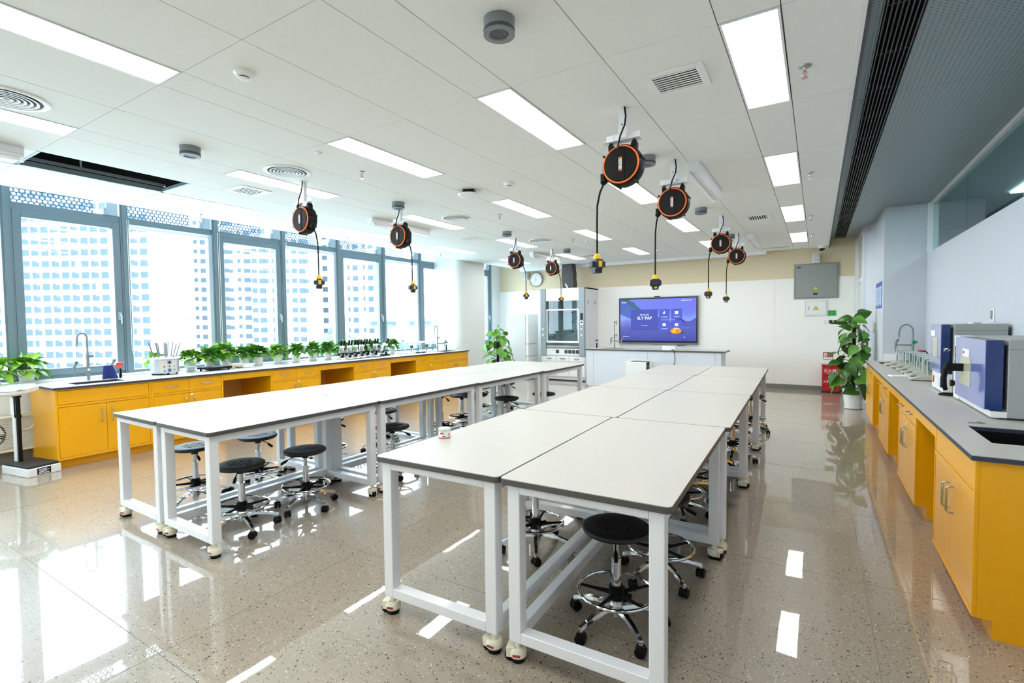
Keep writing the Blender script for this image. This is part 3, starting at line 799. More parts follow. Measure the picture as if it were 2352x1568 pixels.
# ================================================================ cable reels
def make_reel(label, side, px, pz, prot, group):
    """Origin at the ceiling mount. side: -1 cord leaves to the left, +1 to the right; px: socket offset."""
    t = thing('cable_reel', label, 'cable reel', (0, 0, 0), 0, group)
    br = MB().box(-.026, .026, -.02, .02, -.20, 0).box(-.12, .12, .0, .004, -.215, -.165).box(-.128, .128, -.035, .035, -.219, -.215)
    br.cyl((-.07, 0, -.24), (-.07, 0, -.17), .004, n=6).cyl((.07, 0, -.24), (.07, 0, -.17), .004, n=6)
    b = obj('bracket', br, M['white'], t, smooth=False)
    obj('bolt_hole', MB().cyl((0, -.0206, -.11), (0, -.0200, -.11), .005, n=10), M['gap'], b)
    zc = -.388
    hs = MB().lathe([(.118, .052), (.130, .046), (.139, .03), (.141, -.03), (.139, -.05), (.12, -.062)], (0, 0, zc), 'y', 44)
    for s_ in (-1, 1):
        hs.prism([(s_ * .052, -.31), (s_ * .095, -.30), (s_ * .10, -.245), (s_ * .088, -.222), (s_ * .078, -.222), (s_ * .062, -.25)], -.02, .03, axis='y')
        hs.prism([(s_ * .05, -.30), (s_ * .112, -.31), (s_ * .118, -.34), (s_ * .05, -.28)], -.03, .04, axis='y')
    for a in (.25, -.9, -1.8, 3.6, 2.6): hs.cyl((.143 * math.cos(a), -.045, zc + .143 * math.sin(a)), (.143 * math.cos(a), .05, zc + .143 * math.sin(a)), .008, n=8)
    hb = obj('housing', hs, M['black'], t, ang=45)
    obj('ring', MB().lathe([(.117, .0525), (.118, .055), (.125, .055), (.129, .048)], (0, 0, zc), 'y', 48, cap=False), M['orange'], t)
    obj('cover', MB().lathe([(.116, .052), (.112, .057), (.001, .058)], (0, 0, zc), 'y', 44).prism([(-.035, zc - .108), (.028, zc - .108), (.028, zc + .108), (-.035, zc + .108)], -.061, -.055, axis='y'), M['black'], t, bevel=.0)
    lb = obj('label', MB().box(-.010, .012, -.0622, -.0612, zc - .045, zc + .045), M['inkw'], t, smooth=False, label='white and orange maker label')
    obj('label_ends', MB().box(-.010, .012, -.0626, -.062, zc - .047, zc - .036).box(-.010, .012, -.0626, -.062, zc + .036, zc + .047), M['orange'], lb, smooth=False)
    text('lettering', 'KOMAX', .0225, M['ink'], lb, (.001, -.0624, zc), (PI / 2, -PI / 2, 0), .0003)
    # supply cord from the ceiling to the hub
    obj('supply_cord', MB().tube([(.022, -.03, 0), (.035, -.045, -.07), (.034, -.06, -.13), (.005, -.068, -.20), (-.012, -.066, -.265), (-.012, -.058, -.29)], .006, 7), M['black'], t)
    bx, bz = side * .142, -.475
    obj('cord_guide', MB().box(bx - .02 if side > 0 else bx - .012, bx + .012 if side > 0 else bx + .02, -.03, .03, bz + .0, bz + .05).sphere((bx, -.0, bz), .024, 16, 10), M['black'], t)
    obj('hanging_cord', MB().tube([(bx, 0, bz - .015), (bx + (px - bx) * .55, 0, bz - .07), (bx + (px - bx) * .95, 0, bz - .16), (px, 0, bz - .28), (px, 0, pz + .10)], .0075, 8), M['black'], t)
    so = obj('socket_block', MB().prism([(-.024, 0), (.024, 0), (.03, .03), (.052, .042), (.052, .082), (.03, .10), (-.03, .10), (-.052, .082), (-.052, .042), (-.03, .03)], -.028, .028, axis='y')
             .prism([(-.052, .042), (.052, .042), (.052, .082), (-.052, .082)], -.03, .03, axis='x'), M['navy'], t, (px, 0, pz), (0, 0, prot), bevel=.003)
    obj('collar', MB().lathe([(.027, .098), (.026, .125), (.015, .14), (.008, .14)], n=18), M['plug_y'], so, label='yellow collar')
    for bx_ in ((-.016, .016, -.0335, -.028, .044, .082), (.0515, .0555, -.014, .014, .042, .084), (-.0555, -.0515, -.014, .014, .042, .084), (-.012, .012, -.0335, -.028, .01, .028)):
        obj('outlet_face', MB().box(*bx_), M['plug_y'], so, bevel=.002, label='yellow outlet face')
    obj('outlet_slots', MB().box(-.008, -.004, -.0345, -.0335, .055, .063).box(.004, .008, -.0345, -.0335, .055, .063).box(-.009, -.005, -.0345, -.0335, .070, .076).box(-.002, .002, -.0345, -.0335, .070, .076).box(.005, .009, -.0345, -.0335, .070, .076), M['ink'], so, smooth=False)
    return t
gr_r, gr_l = 'cable reels over the right-hand tables', 'cable reels over the left-hand tables'
for y, x, px, pz, pr0, lab in ((3.37, -1.160, -.193, 1.872, 2.4, 'nearest and largest black cable reel with orange ring, over the right-hand tables'),
                               (4.69, -1.138, -.165, 1.816, .45, 'second black cable reel from the camera over the right-hand tables'),
                               (7.57, -1.174, -.167, 1.834, 0, 'third black cable reel over right-hand tables, left of the farthest'),
                               (9.26, -1.182, -.166, 1.823, .1, 'farthest black cable reel over the right-hand tables')):
    r_ = make_reel(lab, -1, px, pz - H, pr0, gr_r); r_.location = (x, y, H)
for y, x, px, pz, pr0, lab in ((3.27, -4.52, .205, 1.885, -.5, 'nearest black cable reel with orange ring, in front of the windows'),
                               (4.55, -4.42, .185, 1.898, -.3, 'second black cable reel from the camera over the left-hand tables'),
                               (7.48, -4.525, .209, 1.915, 2.2, 'third black cable reel over the left-hand tables, near the wall clock'),
                               (9.04, -4.605, .2, 1.907, -.95, 'farthest black cable reel over left-hand tables, above the fume hood')):
    r_ = make_reel(lab, 1, px, pz - H, pr0, gr_l); r_.location = (x, y, H)

# ================================================================ things on the ceiling
F_ = .9638
def make_diffuser(label):
    t = thing('round_air_diffuser', label, 'vent', group='round ceiling air diffusers')
    obj('rim', MB().lathe([(.205, 0), (.208, -.006), (.195, -.012), (.174, -.010), (.172, .0)], n=48, cap=False), M['white_p'], t)
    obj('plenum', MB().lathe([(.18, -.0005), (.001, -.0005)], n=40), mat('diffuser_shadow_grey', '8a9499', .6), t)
    for k, r in enumerate((.152, .122, .092, .062, .030)):
        obj('ring', MB().lathe([(r, -.010), (r + .002, -.013), (r - .011, -.012), (r - .014, -.003)], n=44, cap=False), M['white_p'], t)
    return t
d0 = None
for x, y, lab in ((-4.326, 2.957, 'round slotted air diffuser near the first left-hand cable reel'), (-4.32, 5.545, 'round slotted air diffuser above the middle of the left-hand tables'),
                  (-4.286, 7.94, 'round slotted air diffuser beyond the third left-hand reel'), (-4.40, 1.05, 'round air diffuser cut by the left edge of the picture'), (-4.33, 10.45, 'farthest round air diffuser, near the dark flue pipe')):
    if d0 is None: d0 = make_diffuser(lab); d0.location = (x, y, H)
    else: dup(d0, (x, y, H), 0, lab)
def make_vent(label, wx, wy, along):
    t = thing('ceiling_vent', label, 'vent', group='rectangular ceiling vents')
    b = .045
    obj('frame', MB().box(-wx, -wx + b, -wy, wy, -.008, 0).box(wx - b, wx, -wy, wy, -.008, 0).box(-wx + b, wx - b, -wy, -wy + b, -.008, 0).box(-wx + b, wx - b, wy - b, wy, -.008, 0), M['white_p'], t, bevel=.002)
    obj('backing', MB().box(-wx + b, wx - b, -wy + b, wy - b, -.001, 0), M['gap'], t, smooth=False)
    n = 8
    for k in range(n):
        v = (-1 + 2 * (k + .5) / n)
        hw_ = (wy - b if along == 'x' else wx - b) / n * .42
        if along == 'x': m_ = MB().box(-wx + b, wx - b, v * (wy - b) - hw_, v * (wy - b) + hw_, -.006, -.003)
        else: m_ = MB().box(v * (wx - b) - hw_, v * (wx - b) + hw_, -wy + b, wy - b, -.006, -.003)
        obj('slat', m_, M['white_p'], t, smooth=False)
    return t
for x, y, wx, wy, al, lab in ((-.743, 3.152, .173, .16, 'x', 'large square white ceiling vent left of the nearest right-row light'), (-.745, 7.97, .165, .20, 'y', 'white ceiling vent with dark slots near the far right-row lights'),
                              (-5.30, 3.15, .17, .17, 'x', 'white ceiling vent between two light panels near the first left-hand reel'), (-5.21, 7.05, .17, .17, 'x', 'white ceiling vent beyond the second left-hand reel')):
    v_ = make_vent(lab, wx, wy, al); v_.location = (x, y, H)
def make_speaker(label):
    t = thing('ceiling_speaker', label, 'speaker', group='grey round ceiling speakers')
    obj('body', MB().lathe([(.076, 0), (.074, -.048), (.074, -.051)], n=36), M['greyp'], t)
    obj('collar', MB().lathe([(.075, -.048), (.077, -.053), (.075, -.066), (.068, -.068)], n=36), M['dgrey'], t)
    obj('face', MB().lathe([(.0755, -.066), (.076, -.074), (.05, -.074), (.046, -.068), (.001, -.066)], n=36), M['greyp'], t)
    obj('cone', MB().lathe([(.044, -.0685), (.036, -.071), (.030, -.0685), (.02, -.0705), (.001, -.069)], n=30), M['dgrey'], t)
    for k in range(4): obj('screw', MB().cyl((.062 * math.cos(k * PI / 2 + .6), .062 * math.sin(k * PI / 2 + .6), -.0755), (.062 * math.cos(k * PI / 2 + .6), .062 * math.sin(k * PI / 2 + .6), -.074), .003, n=8), M['steel'], t)
    return t
s0 = None
for x, y, lab in ((-1.325, 2.06, 'grey round ceiling speaker at the top centre, nearest and largest'), (-1.315, 4.46, 'grey round ceiling speaker right behind the nearest right-hand reel'), (-1.317, 6.89, 'grey round ceiling speaker near the second tube light on the right'),
                  (-4.40, 2.13, 'grey round ceiling speaker right of the open ceiling bay'), (-4.35, 4.45, 'grey round ceiling speaker above the second left-hand reel'), (-4.31, 6.86, 'grey round ceiling speaker above the third left-hand reel'), (-4.355, 9.22, 'farthest grey round ceiling speaker near the dark flue'),
                  (-1.30, 9.3, 'small grey round ceiling speaker peeking out behind the third right-hand reel')):
    if s0 is None: s0 = make_speaker(lab); s0.location = (x, y, H)
    else: dup(s0, (x, y, H), random.random(), lab)
def make_smoke(label):
    t = thing('smoke_detector', label, 'smoke detector', group='white smoke detectors')
    obj('base', MB().lathe([(.055, 0), (.056, -.012), (.045, -.026), (.026, -.030)], n=32), M['white_p'], t)
    obj('chamber', MB().lathe([(.026, -.026), (.026, -.037)], n=24), M['dgrey'], t)
    obj('cap', MB().lathe([(.028, -.036), (.026, -.042), (.001, -.044)], n=24), M['white_p'], t)
    return t
k0 = None
for x, y, lab in ((-2.837, 1.68, 'white smoke detector at the upper left, nearest the camera'), (-2.784, 4.475, 'white smoke detector right of the white wireless access point'), (-2.855, 10.53, 'farthest white smoke detector near the back wall')):
    if k0 is None: k0 = make_smoke(lab); k0.location = (x, y, H)
    else: dup(k0, (x, y, H), 0, lab)
def make_sprinkler(label):
    t = thing('sprinkler_head', label, 'sprinkler', group='ceiling sprinkler heads')
    obj('escutcheon', MB().lathe([(.034, 0), (.033, -.004), (.012, -.008)], n=24), M['steel'], t)
    obj('frame', MB().cyl((0, 0, -.03), (0, 0, -.005), .009, n=12).tube([(-.008, 0, -.028), (-.014, 0, -.045), (-.006, 0, -.062)], .003, 6).tube([(.008, 0, -.028), (.014, 0, -.045), (.006, 0, -.062)], .003, 6).lathe([(.019, -.066), (.017, -.063), (.001, -.062)], n=16), M['chrome'], t)
    obj('bulb', MB().cyl((0, 0, -.058), (0, 0, -.03), .0032, n=8), M['red'], t)
    return t
p0 = None
for x, y, lab in ((-.079, 3.385, 'sprinkler head right of the nearest right-row light panel'), (-.079, 5.84, 'sprinkler head right of the second right-row light panel'), (-.099, 8.275, 'sprinkler head right of the third right-row light panel'), (-.098, 10.17, 'sprinkler head farthest along the right row, near the dome camera'),
                  (-3.75, 3.357, 'sprinkler head left of the mid-ceiling light, over the left-hand tables'), (-3.69, 5.70, 'sprinkler head beyond the white wireless access point'), (-6.95, 3.46, 'sprinkler head over the second window, nearest the camera on that side'), (-6.85, 5.78, 'sprinkler head over the windows beyond the first left-hand reel'),
                  (-6.83, 8.21, 'sprinkler head over the windows, in front of the column'), (-3.713, 8.115, 'sprinkler head between the far round diffuser and far light panels')):
    if p0 is None: p0 = make_sprinkler(lab); p0.location = (x, y, H)
    else: dup(p0, (x, y, H), random.random() * 3, lab)
def small_disc(x, y, lab):
    t = thing('ceiling_sensor', lab, 'sensor', (x, y, H), 0, 'small white ceiling sensors')
    obj('body', MB().lathe([(.03, 0), (.028, -.014), (.018, -.02)], n=20), M['white_p'], t); obj('lens', MB().lathe([(.017, -.0195), (.001, -.026)], n=16), M['ceil'], t)
small_disc(-3.635, 2.78, 'small white ceiling sensor above the first round diffuser'); small_disc(-3.62, 8.5, 'small white ceiling sensor beside the sprinkler near the far diffuser')
t = thing('wireless_access_point', 'white oval wireless access point hanging under the ceiling', 'access point', (-3.27, 4.38, H))
t.location = (-3.30, 4.47, H); t.rotation_euler = (0, 0, .5)
obj('bracket', MB().box(-.06, .06, -.05, .05, -.03, 0).box(-.08, .08, -.02, .02, -.04, -.02), M['black'], t, bevel=.003)
obj('body', MB().lathe([(.05, -.035), (.11, -.042), (.125, -.052), (.115, -.066), (.06, -.078), (.001, -.08)], n=40), M['white_p'], t)
def tube_light(lab, x, y0, y1, flip=1):
    t = thing('tube_light', lab, 'light fixture', (x, (y0 + y1) / 2, H), 0, 'surface-mounted tube lights')
    L2 = (y1 - y0) / 2
    prof = [(-.05 * flip, 0), (.05 * flip, 0), (.05 * flip, -.05), (.02 * flip, -.10), (-.012 * flip, -.10), (-.05 * flip, -.055)]
    obj('housing', MB().prism(prof, -L2, L2, axis='y'), M['white'], t, bevel=.002)
    obj('tube', MB().cyl((-.045 * flip, -L2 + .03, -.105), (-.045 * flip, L2 - .03, -.105), .013, n=14), M['white_p'], t)
    obj('reflector', MB().add([(-.012 * flip, -L2 + .01, -.10), (-.012 * flip, L2 - .01, -.10), (-.085 * flip, L2 - .01, -.075), (-.085 * flip, -L2 + .01, -.075), (-.012 * flip, -L2 + .01, -.098), (-.012 * flip, L2 - .01, -.098), (-.085 * flip, L2 - .01, -.073), (-.085 * flip, -L2 + .01, -.073)], [(0, 1, 2, 3), (7, 6, 5, 4), (0, 3, 7, 4), (1, 5, 6, 2), (2, 6, 7, 3)]), M['white'], t, smooth=False)
    for s_ in (-1, 1): obj('lamp_holder', MB().cbox((-.045 * flip, s_ * (L2 - .015), -.095), (.03, .022, .055)), M['white_p'], t, bevel=.002)
tube_light('white tube light fixture right of the second right-hand reel', -.985, 4.80, 6.10)
tube_light('white tube light fixture beyond the farthest right-hand reel', -1.0, 9.35, 10.7)
tube_light('white tube light fixture behind the second left-hand reel', -5.28, 4.85, 6.05, -1)
tube_light('white tube light fixture beyond the third left-hand reel', -5.15, 9.15, 10.4, -1)
tube_light('white tube light fixture at the left edge beside the open ceiling bay', -5.55, .1, 1.40, -1)
t = thing('dome_camera', 'white dome camera under the ceiling end above the wall speaker', 'camera', (.06, 11.75, H))
obj('body', MB().lathe([(.075, 0), (.078, -.05), (.06, -.062)], n=28), M['white_p'], t); obj('dome', MB().sphere((0, 0, -.06), .055, 20, 12), mat('smoked_dome', '14161c', .08), t)
t = thing('ceiling_strip_vent', 'thin white strip vent in the ceiling near the back wall, right side', 'vent', (-.74, 11.5, H))
obj('frame', MB().box(-.26, .26, -.06, .06, -.006, 0), M['white_p'], t, smooth=False)
for k in range(3): obj('slot', MB().box(-.24, .24, -.04 + k * .032, -.028 + k * .032, -.0075, -.006), M['base'], t, smooth=False)

# ================================================================ along the back wall
def flat(mb, pts, y, mi=0):
    """flat shape in the x-z plane at depth y, seen from -y"""
    n = len(pts); mb.add([(a, y, b) for a, b in pts], [tuple(range(n))], mi); return mb
def emis(name, col, s=1.0):
    return mat(name, col, .6, spec=0., emit=s * .40)
def screen_mat():
    m = bpy.data.materials.new('screen_picture'); m.use_nodes = True
    nt = m.node_tree; b = nt.nodes['Principled BSDF']
    tc = N(nt, 'ShaderNodeTexCoord'); sp = N(nt, 'ShaderNodeSeparateXYZ'); nt.links.new(tc.outputs['Object'], sp.inputs[0])
    h = math_node(nt, 'ADD', math_node(nt, 'DIVIDE', sp.outputs[2], 1.05), .5)
    nz = N(nt, 'ShaderNodeTexNoise'); nz.inputs['Scale'].default_value = 2.2; nz.inputs['Detail'].default_value = 4
    nt.links.new(tc.outputs['Object'], nz.inputs['Vector'])
    hh = math_node(nt, 'ADD', h, math_node(nt, 'MULTIPLY', math_node(nt, 'SUBTRACT', nz.outputs['Fac'], .5), .35))
    r = N(nt, 'ShaderNodeValToRGB'); nt.links.new(hh, r.inputs[0])
    cr = r.color_ramp
    cr.elements[0].position = 0.0; cr.elements[0].color = (*lin('3a41ad'), 1)
    cr.elements[1].position = 1.0; cr.elements[1].color = (*lin('6f78f4'), 1)
    for p_, c_ in ((.32, '5258bf'), (.46, '6f80e4'), (.55, '86a8ff'), (.75, '6d7bf6')):
        e = cr.elements.new(p_); e.color = (*lin(c_), 1)
    nt.links.new(r.outputs[0], b.inputs['Emission Color']); b.inputs['Emission Strength'].default_value = .38
    b.inputs['Base Color'].default_value = (.01, .01, .02, 1); b.inputs['Roughness'].default_value = .25
    return m
tv = thing('wall_display', 'large wall-mounted display showing a blue mountain camp screen and SLY PAP', 'screen', (-3.35, 12.2, 1.515))
W2, H2 = .962, .578
obj('housing', MB().box(-W2, W2, 0, .07, -H2, H2), M['greyp'], tv, bevel=.006)
obj('bezel', MB().box(-W2 + .012, W2 - .012, -.004, 0, -H2 + .035, H2 - .02), M['ink'], tv, smooth=False)
sw, sh = .925, .515                                    # half size of the picture
pic = obj('picture', MB().box(-sw, sw, -.006, -.004, -sh + .018, sh + .018), screen_mat(), tv, smooth=False)
def U(u, v): return (-sw + 2 * sw * u, sh + .018 - 2 * sh * v)
def shape(nm, pts, col, d, s=.9): return obj(nm, flat(MB(), [U(*p) for p in pts], -.006 - d), emis('screen_' + col, col, s), tv, smooth=False)
shape('mountain', [(0, .0), (.13, 0), (.15, .05), (.19, .06), (.22, .14), (.245, .19), (.28, .22), (.30, .27), (.33, .33), (.37, .41), (.42, .45), (.46, .43), (.50, .46), (.55, .52), (.60, .58), (.66, .63), (.5, .62), (.3, .56), (.12, .45), (0, .35)], '4a5aa6', .0004)
shape('mountain_trees', [(.03, 0), (.13, 0), (.15, .05), (.19, .06), (.22, .14), (.25, .19), (.28, .22), (.33, .33), (.27, .27), (.24, .30), (.2, .22), (.16, .2), (.12, .12), (.07, .1)], '3f5c72', .0006)
shape('mountain_trees', [(.02, .15), (.08, .22), (.13, .30), (.09, .33), (.05, .26)], '47667e', .0006)
shape('far_ridge', [(.46, .56), (.52, .43), (.58, .53), (.64, .58), (.70, .56), (.78, .44), (.83, .49), (.87, .54), (.93, .54), (1, .45), (1, .66), (.46, .66)], '4a4f96', .0005)
shape('dark_peak', [(.75, .52), (.785, .43), (.83, .49), (.88, .56), (.82, .55), (.80, .62), (.70, .64), (.71, .58)], '333a6e', .0007)
for a in ((.148, .25, .514, .76), (.53, .25, .668, .49), (.686, .245, .826, .49), (.53, .515, .668, .765), (.686, .51, .826, .765)):
    shape('menu_tile', [(a[0], a[1]), (a[2], a[1]), (a[2], a[3]), (a[0], a[3])], '4852a6' if a[0] > .2 else '444c92', .0009)
tent = [(.672, .79)] + [(.747 + .072 * math.cos(PI - PI * i / 12), .80 - .115 * math.sin(PI * i / 12)) for i in range(13)] + [(.822, .79), (.79, .83), (.72, .84)]
shape('tent', tent, 'c98a2c', .0011); shape('tent_glow', [(.70, .80), (.715, .75), (.73, .72), (.735, .80)], 'e8b04a', .0013); shape('tent_glow', [(.765, .80), (.765, .72), (.785, .75), (.79, .8)], 'b06a28', .0013)
shape('tent_base', [(.64, .80), (.68, .79), (.70, .82), (.79, .82), (.82, .78), (.86, .80), (.80, .83), (.70, .835)], '3a3a4c', .0014)
WH = 'f4f6fb'
shape('icon', [(.60, .30), (.578, .345), (.592, .345), (.588, .375), (.615, .325), (.60, .325), (.606, .30)], WH, .0013)
for a, b in ((.735, .305), (.577, .585), (.735, .585)): shape('icon', [(a, b), (a + .04, b), (a + .04, b + .062), (a, b + .062)], WH, .0013)
shape('icon_dot', [(.042, .90), (.052, .885), (.06, .90), (.052, .915)], WH, .0013); shape('icon_dot', [(.846, .91), (.853, .897), (.862, .91), (.853, .925)], WH, .0013)
shape('badge', [(.035, .88), (.125, .88), (.125, .925), (.035, .925)], '2c3690', .001)
wm_ = emis('screen_white', WH, .95)
def stext(s, sz, u, v, al='CENTER'):
    x, z = U(u, v); return text('lettering', s, sz, wm_, tv, (x, -.0078, z), (PI / 2, 0, 0), .0001, al)
stext('Pairing code', .045, .335, .375); stext('SLY PAP', .105, .335, .46); stext('No meetings', .03, .335, .63)
stext('Start Meeting', .026, .60, .435); stext('Cast Screen', .026, .757, .43); stext('Join Meetings', .026, .60, .71); stext('Whiteboard', .026, .757, .71)
stext('Sep01 Mon 11:35', .032, .88, .055); stext('腾讯会议', .034, .055, .075)
stext('会议室信息', .022, .093, .903)
shape('icon', [(.815, .048), (.822, .068), (.829, .048)], WH, .0013)
obj('camera_bar', MB().box(-.07, .07, 0, .05, H2, H2 + .02), M['ink'], tv, bevel=.004)
obj('sensor', MB().cyl((-.02, .0, -H2 - .0), (-.02, .04, -H2 - .0), .012), M['ink'], tv)
obj('loose_cable', MB().tube([(.47, .03, -H2 - .002), (.50, .03, -H2 - .03), (.56, .03, -H2 - .02), (.68, .03, -H2 - .012), (.70, .03, -H2)], .006, 6), M['black'], tv)

ck = thing('wall_clock', 'round white wall clock with black numerals reading about 11:35', 'clock', (-6.755, 12.28, 2.698))
obj('rim', MB().lathe([(.175, -.018), (.205, -.01), (.207, .02), (.19, .035), (.178, .012)], (0, 0, 0), 'y', 48, cap=False), M['steel'], ck)
dl = obj('dial', MB().lathe([(.180, .004), (.180, .012), (.001, .0125)], (0, 0, 0), 'y', 48, cap=False), M['white_p'], ck)
for k in range(1, 13):
    a = PI / 2 - k * PI / 6
    text('numeral', str(k), .046, M['ink'], dl, (.135 * math.cos(a), -.0135, .135 * math.sin(a)), (PI / 2, 0, 0), .0002)
def hand(ang, L, wd): 
    c_, s_ = math.cos(ang), math.sin(ang)
    return flat(MB(), [(-.02 * c_ - wd * s_, -.02 * s_ + wd * c_), (L * c_ - wd * .4 * s_, L * s_ + wd * .4 * c_), (L * c_ + wd * .4 * s_, L * s_ - wd * .4 * c_), (-.02 * c_ + wd * s_, -.02 * s_ - wd * c_)], -.015)
obj('hour_hand', hand(PI / 2 - 11.58 * PI / 6, .085, .007), M['ink'], ck, smooth=False); obj('minute_hand', hand(PI / 2 - 7 * PI / 6, .125, .005), M['ink'], ck, smooth=False)

def wall_speaker(lab, x, z, w_, h_, y):
    t = thing('wall_speaker', lab, 'speaker', (x, y, z), 0, 'white wall speakers')
    obj('cabinet', MB().box(-w_ / 2, w_ / 2, -.06, .06, -h_ / 2, h_ / 2), M['white_p'], t, bevel=.008)
    obj('grille', MB().box(-w_ / 2 + .012, w_ / 2 - .012, -.064, -.06, -h_ / 2 + .015, h_ / 2 - .015), mat('speaker_grille', 'c3c8c9', .6), t, bevel=.003)
    obj('bracket', MB().box(-.03, .03, .05, YB - y - .0, -.04, .04), M['white_p'], t, smooth=False)
    obj('badge', MB().box(-.012, .012, -.066, -.064, -.01, .012), M['white_p'], t, smooth=False)
wall_speaker('white wall speaker above the grey electrical cabinet', -.035, 2.79, .13, .205, 12.18)
wall_speaker('white wall speaker left of the wall clock', -7.07, 2.81, .17, .20, 12.22)

def triangle_sign(par, x, z, s, y):
    ws = obj('warning_sign', flat(MB(), [(x - s, z - s * .8), (x + s, z - s * .8), (x, z + s)], y), M['ink'], par, smooth=False, label='yellow triangular warning sign')
    obj('sign_field', flat(MB(), [(x - s * .84, z - s * .7), (x + s * .84, z - s * .7), (x, z + s * .84)], y - .0006), M['warn'], ws, smooth=False)
    obj('bolt_symbol', flat(MB(), [(x + .004, z + s * .42), (x - s * .16, z + s * .0), (x, z + s * .05), (x - .004, z - s * .28), (x + s * .16, z + s * .14), (x + s * .02, z + s * .1)], y - .0012), M['ink'], ws, smooth=False)
    text('lettering', '当心触电', s * .28, M['ink'], ws, (x, y - .0012, z - s * .5), (PI / 2, 0, 0), .0001)
t = thing('electrical_cabinet', 'large grey electrical cabinet with yellow warning triangle on the back wall', 'electrical cabinet', (-.035, 12.285, 2.315))
obj('body', MB().box(-.402, .402, -.03, 0, -.37, .37), M['grbox'], t, bevel=.004)
dr = obj('door', MB().box(-.375, .375, -.036, -.03, -.345, .345), M['grbox'], t, bevel=.003)
obj('door_gap', MB().box(-.379, .379, -.0315, -.030, -.349, .349), M['dgrey'], t, smooth=False)
obj('lock_handle', MB().box(.318, .342, -.046, -.036, -.04, .045), M['chrome'], dr, bevel=.006)
obj('maker_plate', MB().box(-.35, -.275, -.0372, -.036, .285, .312), mat('navy_plate', '222c66', .4), dr, smooth=False)
obj('rating_plate', MB().box(-.048, .03, -.0372, -.036, -.29, -.25), M['ink'], dr, bevel=.0)
triangle_sign(dr, -.005, -.155, .055, -.0375)
t = thing('distribution_box', 'small white distribution box with yellow warning triangle below the grey cabinet', 'electrical box', (-.03, 12.286, 1.742))
obj('body', MB().box(-.212, .212, -.025, 0, -.168, .168), M['white_p'], t, bevel=.006)
dr = obj('door', MB().box(-.185, .185, -.030, -.025, -.14, .145), M['white_p'], t, bevel=.003)
obj('door_gap', MB().box(-.189, .189, -.0262, -.025, -.144, .149), M['base'], t, smooth=False)
obj('lock_handle', MB().box(-.142, -.122, -.04, -.03, -.035, .04), M['steel'], dr, bevel=.005)
obj('maker_mark', MB().box(-.172, -.125, -.0312, -.03, .125, .133), M['warn'], dr, smooth=False)
triangle_sign(dr, .0, .005, .05, -.0315)
t = tag(obj('green_notice', MB().box(-.073, .073, -.006, 0, -.056, .056), M['greenlab'], None, (.258, 12.286, 1.635), smooth=False), 'small green notice card right of the white distribution box', 'notice')
text('lettering', '配电箱信息', .02, M['ink'], t, (0, -.0068, .038), (PI / 2, 0, 0), .0001)
for z in (.012, -.012, -.036): obj('text_line', MB().box(-.06, -.02, -.0066, -.006, z, z + .004).box(.0, .06, -.0066, -.006, z, z + .004), M['ink'], t, smooth=False)
t = thing('switch_row', 'row of white light switches and dark touch panels left of the tall plant', 'switch', (.36, 12.286, 1.452))
for k in range(6):
    x = -.205 + k * .083
    p = obj('switch_plate', MB().box(x - .039, x + .039, -.012, 0, -.045, .045), M['white_p'], t, bevel=.004)
    if k: obj('touch_screen', MB().box(x - .03, x + .03, -.0135, -.012, -.026, .034), M['ink'], p, smooth=False)
    else:
        for a in (-1, 1):
            for b in (-1, 0, 1): obj('rocker', MB().box(x + a * .019 - .015, x + a * .019 + .015, -.014, -.012, b * .027 - .011, b * .027 + .011), M['white'], p, bevel=.002)
# fire extinguisher box and sign
t = thing('fire_extinguisher_box', 'red fire extinguisher box with white lettering on the floor behind the tall plant', 'fire box', (.25, 12.08, 0))
obj('body', MB().box(-.155, .155, -.08, .14, .02, .545), M['redbox'], t, bevel=.004)
obj('plinth', MB().box(-.16, .16, -.085, .145, 0, .022), M['ink'], t, smooth=False)
obj('lid', MB().box(-.165, .165, -.09, .145, .545, .575), M['redbox'], t, bevel=.004)
obj('door', MB().box(-.15, .15, -.086, -.08, .03, .335), M['redbox'], t, bevel=.003)
obj('door', MB().box(-.15, .15, -.086, -.08, .345, .535), M['redbox'], t, bevel=.003)
obj('hinge', MB().box(-.11, -.08, -.089, -.086, .336, .344).box(.08, .11, -.089, -.086, .336, .344), M['dgrey'], t, smooth=False)
text('lettering', '灭火器箱', .075, M['inkw'], t, (0.02, -.0868, .45), (PI / 2, 0, 0), .0002); obj('underline', MB().box(-.11, .13, -.0875, -.0865, .40, .404), M['inkw'], t, smooth=False)
text('lettering', '火警', .058, M['inkw'], t, (-.075, -.0868, .225), (PI / 2, 0, 0), .0002); text('lettering', '119', .058, M['inkw'], t, (.085, -.0868, .225), (PI / 2, 0, 0), .0002)
obj('phone_symbol', MB().box(-.006, .03, -.0875, -.0865, .205, .212).box(-.006, .03, -.0875, -.0865, .238, .245).box(-.006, .0, -.0875, -.0865, .212, .238).box(.024, .03, -.0875, -.0865, .212, .238).box(.006, .018, -.0875, -.0865, .218, .232), M['inkw'], t, smooth=False)
t = tag(obj('fire_sign', MB().box(-.09, .09, -.006, 0, -.075, .075), M['ink'], None, (.20, 12.286, .74), smooth=False), 'red and white fire equipment sign on the wall above the red box', 'sign')
obj('red_field', MB().box(-.083, .083, -.0068, -.006, -.02, .067), M['redlab'], t, smooth=False); obj('white_field', MB().box(-.083, .083, -.0068, -.006, -.067, -.024).box(-.075, -.02, -.0075, -.0068, -.012, .06), M['inkw'], t, smooth=False)
obj('extinguisher_symbol', MB().box(-.06, -.046, -.0082, -.0075, -.008, .05).box(-.038, -.03, -.0082, -.0075, .0, .04), M['redlab'], t, smooth=False)
